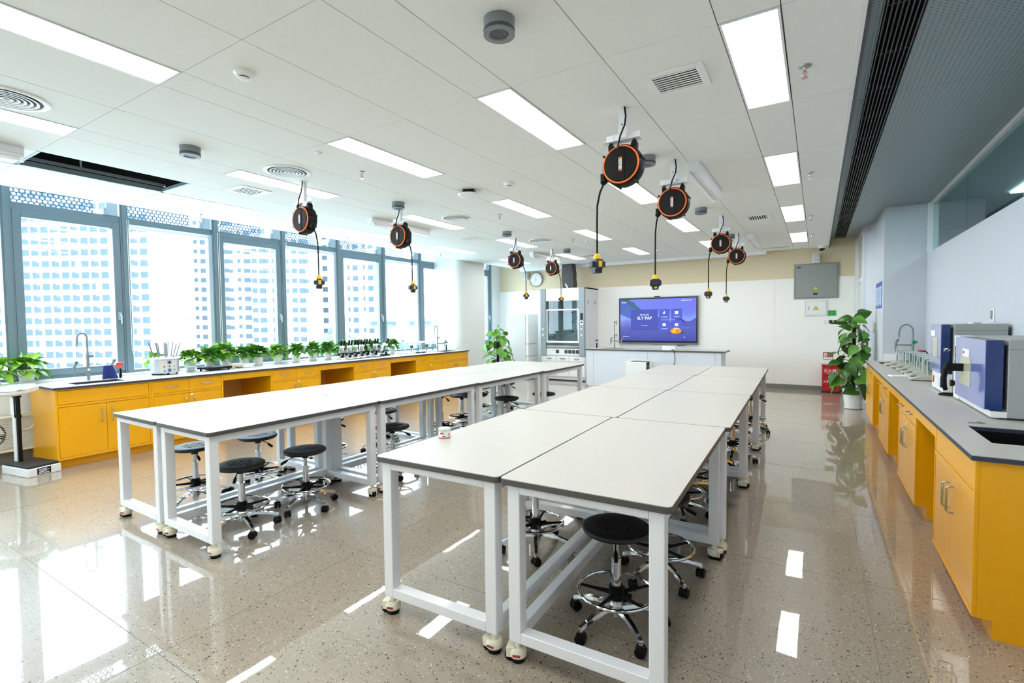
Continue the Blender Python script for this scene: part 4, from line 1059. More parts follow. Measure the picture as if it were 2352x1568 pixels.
text('lettering', '灭火器', .026, M['inkw'], t, (.032, -.0072, .025), (PI / 2, 0, 0), .0001); text('lettering', '消防设施', .022, M['ink'], t, (0, -.0072, -.045), (PI / 2, 0, 0), .0001)

# fume hood
fh = thing('fume_hood', 'white and grey laboratory fume hood with glass sash against the back wall', 'fume hood', (-5.523, 11.40, 0))
hw = .618
fb = MB()
fb.box(-hw, hw, .03, .86, .10, .86).box(-hw + .02, hw - .02, .06, .86, .0, .10)
obj('base_cabinet', fb, M['white'], fh, smooth=False)
obj('plinth', MB().box(-hw + .02, hw - .02, .055, .06, 0, .03), M['ink'], fh, smooth=False)
obj('control_panel', MB().box(-hw + .15, hw - .15, .0, .03, .655, .83), M['white_p'], fh, bevel=.004)
for k, x in enumerate((-.20, .19, .31, .43, .55)):
    if x > .46: x = .445
    x = (-.145, .10, .205, .31, .415)[k]
    s_ = obj('power_socket', MB().prism(rrect(.085, .085, .014, 3, x, .75), -.012, 0, axis='y'), M['navy'], fh, bevel=.003, label='black power socket')
    obj('socket_cover', MB().box(x - .028, x + .028, -.018, -.012, .722, .772), M['dgrey'], s_, bevel=.004)
for a, b in ((-hw + .02, -.18), (-.17, .17), (.18, hw - .02)):
    d_ = obj('drawer', MB().box(a, b, .008, .03, .50, .635), M['white'], fh, bevel=.003)
    obj('handle', MB().box((a + b) / 2 - .07, (a + b) / 2 + .07, -.012, .008, .565, .575), M['dgrey'], d_, bevel=.002)
    obj('door', MB().box(a, b, .008, .03, .12, .49), M['white'], fh, bevel=.003)
for s_ in (-1, 1):
    xa, xb = (s_ * (hw - .155), s_ * hw)
    p = obj('side_post', MB().box(xa, xb, -.03, .04, .645, 2.36), mat('hood_grey_post', '8f9ca3', .4), fh, bevel=.006)
    obj('post_seam', MB().box(xa + .002 * s_, xb - .002 * s_, -.0315, -.03, 1.44, 1.444).box(xa, xb, -.0315, -.03, 1.86, 1.864).box(xa, xb, -.0315, -.03, 1.05, 1.054), M['dgrey'], p, smooth=False)
    xm = (xa + xb) / 2
    for z in (1.17, 1.32): obj('knob', MB().lathe([(.024, .0), (.024, .012), (.018, .016), (.001, .016)], (xm, -.03, z), 'y', 20), M['white_p'], p, label='white round knob')
    obj('side_panel', MB().box(s_ * (hw - .02), s_ * hw, .04, .885, .86, 2.36), M['white'], fh, smooth=False)
obj('display', MB().box(hw - .11, hw - .04, -.034, -.03, 1.55, 1.72), M['ink'], fh, bevel=.003, label='black control display')
pl_ = obj('switch_panel', MB().box(hw - .118, hw - .032, -.036, -.03, 1.43, 1.53), M['white_p'], fh, bevel=.003)
obj('button', MB().box(hw - .10, hw - .05, -.038, -.036, 1.47, 1.51), M['navy'], pl_, smooth=False)
obj('top_panel', MB().box(-hw + .155, hw - .155, -.012, .03, 2.04, 2.355), M['white'], fh, bevel=.006)
obj('roof', MB().box(-hw, hw, .03, .885, 2.33, 2.36), M['white'], fh, smooth=False)
obj('back_lining', MB().box(-hw + .02, hw - .02, .66, .68, .86, 2.33).box(-hw + .02, hw - .02, .06, .66, .86, .89), mat('hood_lining', 'aab4b8', .5), fh, smooth=False)
obj('baffle', MB().box(-.30, .30, .62, .65, 1.0, 2.2), mat('hood_baffle', 'b7c1c4', .45), fh, bevel=.004)
for z in (1.25, 1.5, 1.75): obj('gas_nozzle', MB().lathe([(.022, 0), (.015, .03), (.01, .05)], (.0, .62, z), 'y', 14), M['dgrey'], fh)
obj('upper_glass', MB().box(-hw + .155, hw - .155, .012, .018, 1.80, 2.04), M['sash_glass'], fh, smooth=False)
sf = MB(); b_ = .035; x0, x1, z0, z1 = -hw + .16, hw - .16, .97, 1.83
sf.box(x0, x0 + b_, -.005, .02, z0, z1).box(x1 - b_, x1, -.005, .02, z0, z1).box(x0 + b_, x1 - b_, -.005, .02, z1 - b_, z1).box(x0 + b_, x1 - b_, -.012, .02, z0, z0 + .05)
sa = obj('sash', sf, M['white_p'], fh, bevel=.004)
obj('sash_glass', MB().box(x0 + b_, x1 - b_, .006, .011, z0 + .05, z1 - b_), M['sash_glass'], sa, smooth=False)
obj('sill', MB().box(x0, x1, -.03, .06, .845, .905), M['steel'], fh, bevel=.012, label='brushed steel sill')
obj('inner_items', MB().cyl((-.25, .3, .89), (-.25, .3, 1.0), .05).cyl((.1, .35, .89), (.1, .35, .98), .06).box(.2, .32, .25, .4, .89, 1.02), M['clear'], fh)
fl_ = thing('flue_pipe', 'dark crumpled flue duct rising from the fume hood to the ceiling', 'flue', (-5.46, 11.72, 2.36))
prof = [(-.16, .0), (-.162, .1), (-.175, .2), (-.185, .35), (-.17, .45), (-.178, .627), (.125, .627), (.13, .5), (.15, .38), (.145, .25), (.165, .13), (.158, .0)]
obj('duct', MB().prism(prof, -.11, .11, axis='y'), mat('dark_foil', '34383a', .45, spec=.5, bump=.5, vscale=14), fl_, bevel=.01)
obj('tape_tag', MB().prism([(-.085, .12), (-.06, .135), (-.005, .045), (.0, .01), (-.02, .005), (-.05, .06)], -.115, -.111, axis='y'), M['inkw'], fl_, smooth=False, label='white tape tag')

fg = thing('refrigerator', 'white upright refrigerator side-on between the tall plant and fume hood', 'refrigerator', (-6.82, 11.55, 0))
obj('cabinet', MB().box(-.28, .265, -.25, .30, .03, 1.715), mat('fridge_side', 'd2d6d6', .4), fg, bevel=.008)
obj('back_edge', MB().box(-.30, -.28, -.25, .30, .05, 1.70), M['white'], fg, smooth=False)
for a, b in ((.04, .60), (.612, .925), (.937, 1.725)): obj('door', MB().box(.275, .35, -.25, .30, a, b), M['white_p'], fg, bevel=.008)
obj('foot', MB().box(-.26, .25, -.24, .28, 0, .03), M['ink'], fg, smooth=False)

bn = thing('demonstration_bench', 'white demonstration bench with dark-edged top in front of the display', 'bench', (-3.03, 10.80, 0))
obj('body', MB().box(-1.47, 1.41, -.27, .29, .06, .86).box(-1.45, 1.39, -.24, .27, 0, .06), mat('pale_bench_panel', 'dbe2ea', .4), bn, smooth=False)
for x in (-1.30, -.06, 1.30): obj('panel_seam', MB().box(x - .002, x + .002, -.2715, -.27, .08, .86), M['base'], bn, smooth=False)
tb = MB(); sx0, sx1, sy0, sy1 = -1.20, -.68, -.10, .2
for (za, zb, mm) in ((.868, .895, 0),):
    tb.box(-1.49, sx0, -.30, .31, za, zb).box(sx1, 1.49, -.30, .31, za, zb).box(sx0, sx1, -.30, sy0, za, zb).box(sx0, sx1, sy1, .31, za, zb)
obj('benchtop', MB().box(-1.488, sx0, -.298, .308, .890, .895).box(sx1, 1.488, -.298, .308, .890, .895).box(sx0, sx1, -.298, sy0, .890, .895).box(sx0, sx1, sy1, .308, .890, .895), M['top'], bn, smooth=False)
obj('edge_band', MB().box(-1.49, 1.49, -.30, .31, .862, .886).box(-1.49, sx0, -.30, .31, .886, .890).box(sx1, 1.49, -.30, .31, .886, .890).box(sx0, sx1, -.30, sy0, .886, .89).box(sx0, sx1, sy1, .31, .886, .89), M['edge'], bn, smooth=False)
obj('sink_basin', MB().box(sx0, sx1, sy0, sy1, .8865, .8872), M['ink'], bn, smooth=False)
def lab_tap(lab, loc, rz, H_=.58, caps='greyp', reach=.10, arms=(-.09, .22), arm_z=.24, group='laboratory gooseneck taps', wob=True):
    """Gooseneck tap; spout turns towards local -x... arms along local x."""
    t = thing('gooseneck_tap', lab, 'tap', loc, rz, group)
    z1 = H_ - reach / 1.0
    path = [(0, 0, .0), (0, 0, z1)] + [(-reach / 2 + reach / 2 * math.cos(a), 0, z1 + reach / 2 * math.sin(a) * 1.3) for a in [PI * i / 12 for i in range(1, 13)]] + [(-reach - .002, 0, z1 - .06)]
    obj('base_flange', MB().lathe([(.03, 0), (.03, .006), (.018, .012)], n=20), M['tapgrey'], t)
    obj('column', MB().cyl((0, 0, 0), (0, 0, .30), .0165, n=16), M['tapgrey'], t)
    obj('spout', MB().tube(path, .0115, 12).cyl((-reach - .002, 0, z1 - .055), (-reach - .004, 0, z1 - .11), .010, .005, 12).cyl((0, 0, .29), (0, 0, .31), .019, n=16), M['tapgrey'], t)
    obj('arm', MB().cyl((arms[0], 0, arm_z), (arms[1], 0, arm_z), .011, n=12), M['tapgrey'], t)
    for x in arms:
        if abs(x) < .05: continue
        v = obj('valve', MB().cyl((x, 0, arm_z - .04), (x, 0, arm_z + .03), .014, n=12).cyl((x, 0, arm_z - .10), (x, 0, arm_z - .04), .005, .011, 12).cyl((x, 0, arm_z + .02), (x + .02, -.01, arm_z + .07), .012, .02, 14), M['tapgrey'], t)
        obj('cap', MB().lathe([(.022, 0), (.022, .008), (.012, .016), (.001, .017)], (x + .02, -.01, arm_z + .068), n=18), M[caps], v)
    obj('handle', MB().cyl((0, 0, .285), (.055, .0, .295), .010, .02, 12), M['tapgrey'], t)
    obj('service_label', MB().cyl((0, -.017, .13), (0, -.0185, .13), .014, n=14), M['inkw'], t)
    return t
lab_tap('grey gooseneck tap on the white demonstration bench', (-3.97, 10.93, .895), 0, .575, 'greyp', -.05, (-.09, .17), .16)
def eyewash(lab, loc, rz, headm='redlab'):
    t = thing('eyewash_spray', lab, 'eyewash', loc, rz, 'hand-held eyewash sprays')
    obj('grip', MB().lathe([(.012, .0), (.016, .02), (.014, .10), (.011, .12)], n=14), M['black'], t)
    obj('neck', MB().tube([(0, 0, .12), (0, 0, .15), (-.005, 0, .17)], .007, 10).tube([(.01, 0, .05), (.028, 0, .11), (.015, 0, .145)], .004, 6), M['steel'], t)
    obj('spray_head', MB().lathe([(.012, .165), (.038, .178), (.04, .19), (.03, .194), (.001, .194)], n=22), M[headm], t)
    return t
eyewash('hand-held eyewash standing at the left end of the demonstration bench', (-4.32, 10.72, .895), 0, 'black')
t = tag(obj('folded_notebook', MB().prism([(-.14, .0), (.14, .0), (.12, .085), (-.135, .085)], -.02, .02, axis='y'), M['white_p'], None, (-2.66, 10.62, .895), bevel=.004), 'small white angled stand on the demonstration bench below the display', 'stand')
t = tag(obj('power_cord', MB().tube([(-2.60, 10.58, .902), (-2.545, 10.54, .905), (-2.53, 10.50, .902), (-2.525, 10.482, .86), (-2.50, 10.48, .76), (-2.50, 10.48, .68), (-2.535, 10.48, .56), (-2.54, 10.48, .3), (-2.5, 10.46, .012)], .007, 7), M['black'], None), 'black cord hanging down the front of the demonstration bench', 'cord')
ap = thing('air_purifier', 'boxy white air purifier with dark vents in front of the demonstration bench', 'air purifier', (-3.13, 10.05, 0))
obj('body', MB().box(-.23, .20, -.15, .15, .02, .675), M['white_p'], ap, bevel=.006)
obj('top_grille', MB().box(-.16, .26, -.10, .14, .675, .682), M['dgrey'], ap, smooth=False)
obj('top_rim', MB().box(-.23, .28, .14, .16, .66, .70).box(.268, .282, -.15, .15, .02, .69), M['white_p'], ap, smooth=False)
obj('side_grille', MB().box(.20, .27, -.14, .14, .05, .66), M['ink'], ap, smooth=False)
for z in (.15, .3, .45, .58): obj('louvre', MB().box(.20, .272, -.142, -.138, z, z + .04), M['dgrey'], ap, smooth=False)
t = thing('hook', 'small grey coat hook on the side of the fume hood', 'hook', (-4.906, 11.6, 2.0), 0, 'small grey hooks'); obj('peg', MB().box(0, .012, -.008, .008, -.05, .05), M['greyp'], t, bevel=.002)
dup(t, (-4.906, 12.05, 2.0), 0, 'small grey hook on the fume hood side, nearer the back wall')

# ================================================================ right wall things
po = tag(obj('wall_poster', MB().box(-.004, 0, -.45, .45, -.205, .205), M['bluelab'], None, (.834, 9.86, 1.88), smooth=False), 'blue and white safety poster on the side of the right-hand pilaster', 'poster')
po.location = (.8345, 9.85, 1.885)
for k in range(3):
    y = -.29 + k * .29
    c_ = obj('text_column', MB().prism([(y - .11, -.13), (y, -.185), (y + .11, -.13), (y + .11, .13), (y - .11, .13)], -.0052, -.004, axis='x'), M['palebl'], po, smooth=False)
    for j in range(7): obj('text_line', MB().box(-.0058, -.0052, y - .08, y + .08, -.11 + j * .032, -.10 + j * .032), M['bluelab'], c_, smooth=False)
t = thing('wall_outlet', 'white wall box on the pilaster left of the right-hand tap', 'outlet', (.835, 10.3, 1.36)); t.location = (.8345, 10.33, 1.36)
obj('plate', MB().box(-.03, 0, -.05, .05, -.09, .09), M['white_p'], t, bevel=.006)
t = thing('wall_switch', 'small white switch on the right wall above the near oven', 'switch', (1.34, 6.03, 1.545))
obj('plate', MB().box(-.012, 0, -.045, .045, -.06, .06), M['white_p'], t, bevel=.004); obj('rocker', MB().box(-.016, -.012, -.025, .025, -.04, .04), M['base'], t, bevel=.003)
tp = lab_tap('grey gooseneck tap with green cap at the far right sink', (1.18, 9.12, CT), 0, .60, 'greyp', .16, (-.20, .0), .25)
obj('green_cap', MB().lathe([(.026, 0), (.026, .01), (.012, .018), (.001, .018)], (0.01, -.017, .29), 'y', 20), M['greencap'], tp)
eyewash('hand-held eyewash beside the far right sink, with black hose', (1.235, 8.85, CT + .0), .4, 'redlab')
t = tag(obj('black_hose', MB().tube([(1.245, 8.84, CT + .17), (1.275, 8.80, CT + .185), (1.30, 8.75, CT + .14), (1.30, 8.72, CT + .07), (1.305, 8.70, CT + .008)], .008, 8), M['black'], None), 'short black hose curling down beside the right-hand eyewash', 'hose')
# balances
def make_balance(lab):
    t = thing('analytical_balance', lab, 'balance', (0, 0, 0), 0, 'electronic balances on the right worktop')
    prof = [(-.15, .006), (.16, .006), (.16, .062), (-.02, .062), (-.07, .052), (-.145, .022)]
    b = obj('base', MB().prism(prof, -.095, .095, axis='y'), mat('balance_grey', 'b9bbae', .4), t, bevel=.008)
    obj('foot', MB().cyl((-.12, -.07, 0), (-.12, -.07, .01), .014).cyl((-.12, .07, 0), (-.12, .07, .01), .014).cyl((.13, -.07, 0), (.13, -.07, .01), .014).cyl((.13, .07, 0), (.13, .07, .01), .014), M['black'], t)
    obj('display', MB().add([(-.135, -.05, .0305), (-.085, -.05, .0505), (-.085, .05, .0505), (-.135, .05, .0305)], [(0, 1, 2, 3)]).move((0, 0, .002)), mat('lcd_grey', '56606a', .25), t, smooth=False)
    obj('pan', MB().cyl((.075, 0, .066), (.075, 0, .074), .05, n=24).cyl((.075, 0, .06), (.075, 0, .068), .012), M['steel'], t)
    s_ = MB(); x0, x1, y0, y1, z0, z1 = -.01, .155, -.088, .088, .062, .205; q = .003
    s_.box(x0, x1, y0, y0 + q, z0, z1).box(x0, x1, y1 - q, y1, z0, z1).box(x0, x0 + q, y0 + q, y1 - q, z0, z1).box(x1 - q, x1, y0 + q, y1 - q, z0, z1).box(x0, x1, y0, y1, z1, z1 + q)
    g_ = obj('draft_shield', s_, M['clear'], t, smooth=False)
    e_ = MB()
    for x in (x0, x1):
        for y in (y0, y1): e_.box(x - .003, x + .003, y - .003, y + .003, z0, z1)
    e_.box(x0, x1, y0 - .003, y0 + .001, z1 - .002, z1 + .004).box(x0, x1, y1 - .001, y1 + .003, z1 - .002, z1 + .004)
    obj('shield_posts', e_, M['white_p'], g_, smooth=False)
    return t
bl = None
for i, (x, y, n_) in enumerate(((.965, 6.56, 'nearest'), (.985, 6.98, 'second'), (.985, 7.32, 'third'), (.985, 7.66, 'fourth'), (.965, 8.02, 'fifth'), (.935, 8.40, 'sixth and farthest'))):
    lab = 'grey electronic balance with clear shield on right worktop, %s from the camera' % n_
    if bl is None: bl = make_balance(lab); bl.location = (x, y, CT)
    else: dup(bl, (x, y, CT), 0, lab)
t = tag(obj('paper_stack', MB().box(-.09, .09, -.06, .06, 0, .012), M['inkw'], None, (.78, 6.88, CT), (0, 0, .2), bevel=.002), 'white folded papers on the right worktop in front of the balances', 'paper')
# ovens: front faces the aisle (-x)
def oven(name, lab, y0, y1, xf, xb, zt, base_h, door_z, panel_side, handle, tagloc):
    t = thing(name, lab, 'oven', ((xf + xb) / 2, (y0 + y1) / 2, CT), 0, 'blue-fronted laboratory ovens')
    cx, cy = t.location.x, t.location.y
    h = zt - CT
    return t, cx, cy, h
# far oven: door over a control panel
t, cx, cy, h = oven('drying_oven', 'far grey laboratory oven with tall blue door and keypad below', 5.50, 5.95, .905, 1.315, 1.47, 0, 0, 0, 0, 0)
a, b = 5.50 - cy, 5.95 - cy; f0 = .905 - cx; e0 = 1.315 - cx
obj('body', MB().box(f0 + .075, e0, a, b, .01, h), M['ovengrey'], t, bevel=.004)
obj('body_seam', MB().box(f0 + .076, e0, a - .0008, a, h - .055, h - .053), M['dgrey'], t, smooth=False)
obj('control_panel', MB().box(f0 + .01, f0 + .075, a, b, .01, .165), M['white_p'], t, bevel=.003)
dd = obj('door', MB().box(f0 - .005, f0 + .055, a + .002, b - .002, .17, h - .003), M['dblue'], t, bevel=.003)
obj('lit_door_face', MB().box(f0 - .007, f0 - .004, a + .002, b - .002, .17, h - .003), M['blue'], dd, smooth=False)
obj('door_window', MB().box(f0 - .009, f0 - .007, a + .14, b - .10, .30, .47), mat('oven_window', 'b9bda4', .1), dd, smooth=False, label='pale inspection window')
obj('maker_tag', MB().box(f0 - .009, f0 - .007, a + .25, b - .04, .48, .53), M['inkw'], dd, smooth=False)
obj('latch', MB().tube([(f0 + .02, a - .003, .375), (f0 + .035, a - .02, .385), (f0 + .055, a - .012, .375), (f0 + .035, a - .01, .362)], .004, 6).box(f0 + .01, f0 + .022, a - .01, a + .002, .36, .39).box(f0 + .078, f0 + .1, a - .014, a, .37, .39), M['chrome'], dd)
obj('keypad', MB().box(f0 + .007, f0 + .01, a + .06, a + .20, .045, .135), M['palebl'], t, smooth=False, label='pale blue keypad'); obj('readout', MB().box(f0 + .004, f0 + .01, a + .035, a + .065, .045, .13), M['ink'], t, smooth=False)
obj('rocker_switch', MB().box(f0 + .004, f0 + .01, b - .10, b - .06, .06, .12), M['red'], t, bevel=.002, label='red rocker switch')
obj('top_vent', MB().lathe([(.05, 0), (.048, .012), (.001, .013)], (.04, .0, h), n=22), M['steel'], t)
# near oven: blue door with a big lever handle and a control strip on its far side
t, cx, cy, h = oven('drying_oven', 'near grey laboratory oven with wide blue door and black lever handle', 4.25, 5.22, .945, 1.325, 1.385, 0, 0, 0, 0, 0)
a, b = 4.25 - cy, 5.22 - cy; f0 = .945 - cx; e0 = 1.325 - cx
obj('body', MB().box(f0 + .075, e0, a, b, .012, h), M['ovengrey'], t, bevel=.004)
obj('body_seam', MB().box(f0 + .076, e0, a - .0008, a, h - .062, h - .060), M['dgrey'], t, smooth=False)
obj('control_strip', MB().box(f0 - .01, f0 + .075, b - .17, b, .012, h), M['white_p'], t, bevel=.003)
obj('base_lip', MB().box(f0 + .0, f0 + .075, a, b - .17, .012, .05), M['white_p'], t, smooth=False)
obj('foot', MB().box(f0 + .05, e0 - .02, a + .03, b - .03, 0, .012), M['ink'], t, smooth=False)
dd = obj('door', MB().box(f0 - .03, f0 + .055, a + .002, b - .18, .06, h - .004), M['dblue'], t, bevel=.004)
obj('lit_door_face', MB().box(f0 - .033, f0 - .029, a + .002, b - .18, .06, h - .004), M['blue'], dd, smooth=False)
obj('door_window', MB().box(f0 - .036, f0 - .033, -.14, .14, .16, .36), mat('oven_window', 'b9bda4', .1), dd, bevel=.0, label='pale inspection window')
obj('maker_tag', MB().box(f0 - .035, f0 - .033, -.09, .09, .365, .42), M['inkw'], dd, smooth=False); obj('tag_mark', MB().box(f0 - .0358, f0 - .035, .03, .075, .385, .405), M['redlab'], dd, smooth=False)
hy = .06
obj('lever_handle', MB().box(f0 - .13, f0 - .03, hy - .02, hy + .02, .255, .31).tube([(f0 - .12, hy, .30), (f0 - .135, hy, .26), (f0 - .142, hy, .20), (f0 - .138, hy, .14), (f0 - .128, hy, .11)], [.02, .019, .018, .017, .013], 10), M['black'], dd)
obj('display', MB().box(f0 - .014, f0 - .01, b - .125, b - .04, .28, .42), M['ink'], t, smooth=False, label='dark controller display'); obj('readout', MB().box(f0 - .0155, f0 - .014, b - .11, b - .06, .36, .40).box(f0 - .0155, f0 - .014, b - .11, b - .06, .31, .34), mat('readout_grey', '6d6a66', .3), t, smooth=False)
obj('rating_label', MB().box(f0 - .0115, f0 - .01, b - .14, b - .03, .43, .49), M['palebl'], t, smooth=False)
obj('knob', MB().lathe([(.026, 0), (.026, .02), (.014, .03), (.001, .03)], (0, 0, 0), 'x', 20).move((f0 - .045, b - .085, .13)), M['black'], t)
obj('top_vent', MB().lathe([(.045, 0), (.043, .012), (.001, .013)], (.10, -.3, h), n=22), M['steel'], t)
t = tag(obj('oven_cable', MB().tube([(1.0, 5.44, CT + .008), (.93, 5.44, CT + .008), (.885, 5.42, CT + .008), (.875, 5.37, CT + .008), (.91, 5.33, CT + .008), (.99, 5.31, CT + .008)], .007, 8), M['black'], None), 'loop of black cable on the worktop between the two ovens', 'cable')
t = thing('tweezers', 'small steel scissors lying on the right worktop behind the near sink', 'tool', (.84, 4.05, CT + .004), .4)
obj('blade', MB().box(-.05, .02, -.004, .0, -.002, .002).box(-.05, .02, .001, .005, -.002, .002), M['steel'], t, smooth=False); obj('handles', MB().tube([(.02 + .014 * math.cos(a), .014 + .010 * math.sin(a), 0) for a in [k * PI / 5 for k in range(10)]], .002, 5, closed=True).tube([(.02 + .014 * math.cos(a), -.014 + .010 * math.sin(a), 0) for a in [k * PI / 5 for k in range(10)]], .002, 5, closed=True), M['steel'], t)

# ================================================================ plants
def leaf(mb, base, d, n, L, W, curl=.35, mi=0):
    """Heart-shaped pothos leaf: base point, direction d, upper normal n."""
    d = Vector(d).normalized(); n = (Vector(n) - d * Vector(n).dot(d)).normalized(); s = d.cross(n)
    rows = [(-.10, .30), (.02, .78), (.18, 1.0), (.40, .93), (.62, .68), (.82, .34), (1.0, .03)]
    vs = []; fs = []
    for t_, wd in rows:
        drop = -curl * L * max(0, t_) ** 2
        for k in (-1, -.5, 0, .5, 1):
            x = t_ * L - (.05 * L if (k == 0 and t_ < 0) else 0) + (.10 * L if (k == 0 and t_ < 0) else 0)
            cup = .10 * L * abs(k) * wd - .03 * L * (1 if abs(k) == .5 else 0)
            vs.append(Vector(base) + d * x + s * (k * wd * W / 2) + n * (drop + cup))
    for r in range(len(rows) - 1):
        for k in range(4): fs.append((r * 5 + k, r * 5 + k + 1, (r + 1) * 5 + k + 1, (r + 1) * 5 + k))
    mb.add(vs, fs, mi)
    return mb
def potted_plant(lab, loc, rp, hp, seed, n=34, R_=.16, hh=.16, L=.095, group='pothos plants in white pots along the windows', trail=0, lm='leaf_l'):
    rnd = random.Random(seed)
    t = thing('potted_plant', lab, 'plant', loc, rnd.random() * 6, group)
    obj('pot', MB().lathe([(rp * .70, 0), (rp * .74, .004), (rp * .97, hp * .92), (rp * 1.04, hp * .93), (rp * 1.04, hp), (rp * .96, hp), (rp * .92, hp * .9)], n=30, cap=False).lathe([(rp * .70, 0), (.001, 0)], n=30, cap=False), M['pot'], t)
    obj('saucer', MB().lathe([(rp * .8, 0), (rp * .95, .012), (rp * .9, .012), (rp * .74, .003)], n=26, cap=False), M['pot'], t)
    obj('soil', MB().lathe([(rp * .93, hp * .9), (.001, hp * .93)], n=20, cap=False), M['soil'], t)
    lf = MB(); st = MB()
    for i in range(n):
        a = i * 2.39996 + rnd.uniform(-.4, .4); q = (i + .5) / n               # q: 0 top of the dome, 1 its skirt
        ph = (.12 + .95 * q) * PI / 2 + rnd.uniform(-.15, .15)
        rr = R_ * .62 * math.sin(min(ph, PI / 2)) * rnd.uniform(.8, 1.1)
        zz = hp + hh * (.12 + .62 * math.cos(min(ph, 1.75))) * rnd.uniform(.85, 1.1)
        tip = Vector((rr * math.cos(a), rr * math.sin(a), zz))
        if trail and q > .72: tip = Vector((tip.x * 1.15, tip.y * 1.15, hp * rnd.uniform(.5, .95)))
        b0 = Vector((rp * .35 * math.cos(a), rp * .35 * math.sin(a), hp * .9))
        st.tube([b0, (b0 * .6 + tip * .4) + Vector((0, 0, .03)), tip], .0022, 4, 0)
        out = Vector((math.cos(a + rnd.uniform(-.5, .5)), math.sin(a + rnd.uniform(-.5, .5)), 0))
        d = out * (.55 + .3 * q) + Vector((0, 0, .55 - 1.0 * q + rnd.uniform(-.25, .3)))
        nn = out * .55 + Vector((0, 0, .8)) + Vector((rnd.uniform(-.35, .35), rnd.uniform(-.35, .35), 0))
        l_ = L * rnd.uniform(.75, 1.2)
        leaf(lf, tip - d.normalized() * l_ * .25, d, nn, l_, l_ * rnd.uniform(.66, .82), rnd.uniform(.05, .35), 1 if rnd.random() < .45 else 0)
    obj('foliage', lf, [M[lm], M['leaf']], t, ang=80); obj('stems', st, M['stem'], t)
    return t
PL = [(-7.78, 1.905, .895, 'pothos in a white pot on the window sill above the standing scale'), (-7.78, 1.62, .895, 'pothos on the window sill cut by the left edge of the picture'),
      (-7.56, 3.13, CT, 'pothos in a white pot hidden behind the glassware dryer'), (-7.56, 3.56, CT, 'leafy pothos behind the glass jar, its pot hidden'), (-7.57, 3.83, CT, 'large pothos in a white pot behind the black balance plate'), (-7.57, 4.055, CT, 'tallest pothos in a white pot in front of the second mullion'),
      (-7.60, 4.36, CT, 'small pothos in a white pot behind the beige box'), (-7.58, 4.575, CT, 'pothos in a white pot just right of the white box'), (-7.58, 4.91, CT, 'yellowish pothos in a white pot, sixth from the right end of the plant row'), (-7.58, 5.245, CT, 'pothos in a white pot left of the two last free-standing pots'),
      (-7.58, 5.575, CT, 'pothos in a white pot, second to the left of the microscopes'), (-7.58, 5.895, CT, 'pothos in a white pot immediately left of the microscopes'), (-7.60, 6.25, CT, 'pothos behind the three nearest microscopes'), (-7.60, 6.66, CT, 'pothos behind the middle microscopes'),
      (-7.60, 7.0, CT, 'pothos behind the two rear microscopes'), (-7.56, 7.46, CT, 'bushy pothos in a white pot left of the glass tanks')]
for i, (x, y, z, lab) in enumerate(PL):
    if i < 2: potted_plant(lab, (x, y, z), .082, .145, 11 + i, 48, .21, .16, .135, trail=1)
    elif i == 5: potted_plant(lab, (x, y, z), .078, .14, 30 + i, 50, .20, .28, .128)
    elif i == 2: potted_plant(lab, (x, y, z), .075, .13, 30 + i, 36, .18, .15, .115)
    else: potted_plant(lab, (x, y, z), .076, .135, 30 + i, 46, .19, .19, .128, lm='leaf_l' if i in (3, 8) else 'leaf')
def tall_plant(lab, loc, seed, top, R_, rp, hp, n, L, poleh, lm='leaf_d', xmax=9.):
    rnd = random.Random(seed)
    t = thing('tall_pothos', lab, 'plant', loc, 0, 'tall pothos on climbing poles')
    obj('pot', MB().lathe([(rp * .72, 0), (rp * .76, .006), (rp * .98, hp * .75), (rp * 1.0, hp * .97), (rp * .97, hp), (rp * .92, hp * .96)], n=40, cap=False).lathe([(rp * .72, 0), (.001, 0)], n=30, cap=False), M['pot'], t)
    obj('saucer', MB().lathe([(rp * .8, 0), (rp * .92, .014), (rp * .88, .014), (rp * .75, .004)], n=36, cap=False), M['pot'], t)
    obj('soil', MB().lathe([(rp * .93, hp * .93), (.001, hp * .95)], n=24, cap=False), M['soil'], t)
    obj('climbing_pole', MB().cyl((0, 0, hp * .9), (0, 0, poleh), .028, n=14), M['pole'], t)
    lf = MB(); st = MB()
    for i in range(n):
        q = (i + .5) / n
        z = hp * .95 + (top - .05 - hp) * q
        a = i * 2.4 + rnd.uniform(-.5, .5)
        prof_ = math.sin(PI * min(1, .22 + .78 * q)) ** .6 if q > .3 else .80 + q * .6
        rr = R_ * rnd.uniform(.30, .66) * max(.28, prof_)
        b0 = Vector((.03 * math.cos(a), .03 * math.sin(a), min(z - .03, poleh)))
        tip = Vector((rr * math.cos(a), rr * math.sin(a), z + rnd.uniform(-.03, .05)))
        l_ = L * rnd.uniform(.75, 1.15) * (1 - .12 * q)
        out = Vector((math.cos(a), math.sin(a), 0)); tg = Vector((-out.y, out.x, 0)) * rnd.uniform(-.7, .7)
        d = out * rnd.uniform(.25, .7) + tg + Vector((0, 0, rnd.uniform(-.75, -.05) + (.5 if q > .85 else 0)))
        if tip.x + l_ * max(.2, d.normalized().x) + .03 > xmax:
            tip.x = min(tip.x, xmax * .45); d.x = min(d.x, .15)
        st.tube([b0, (b0 + tip) / 2 + Vector((0, 0, .05)), tip], .0045, 5)
        nn = out * rnd.uniform(.6, 1.0) + Vector((0, -.25, rnd.uniform(.45, .9)))
        leaf(lf, tip, d, nn, l_, l_ * rnd.uniform(.74, .88), rnd.uniform(.1, .4), 1 if rnd.random() < .35 else 0)
    obj('foliage', lf, [M[lm], M['leaf']], t, ang=80); obj('stems', st, M['stem'], t)
    return t
tall_plant('tall dark green pothos in a white pot at the far end of the right worktop', (.53, 10.12, 0), 5, 1.62, .50, .155, .34, 64, .235, 1.36, xmax=.29)
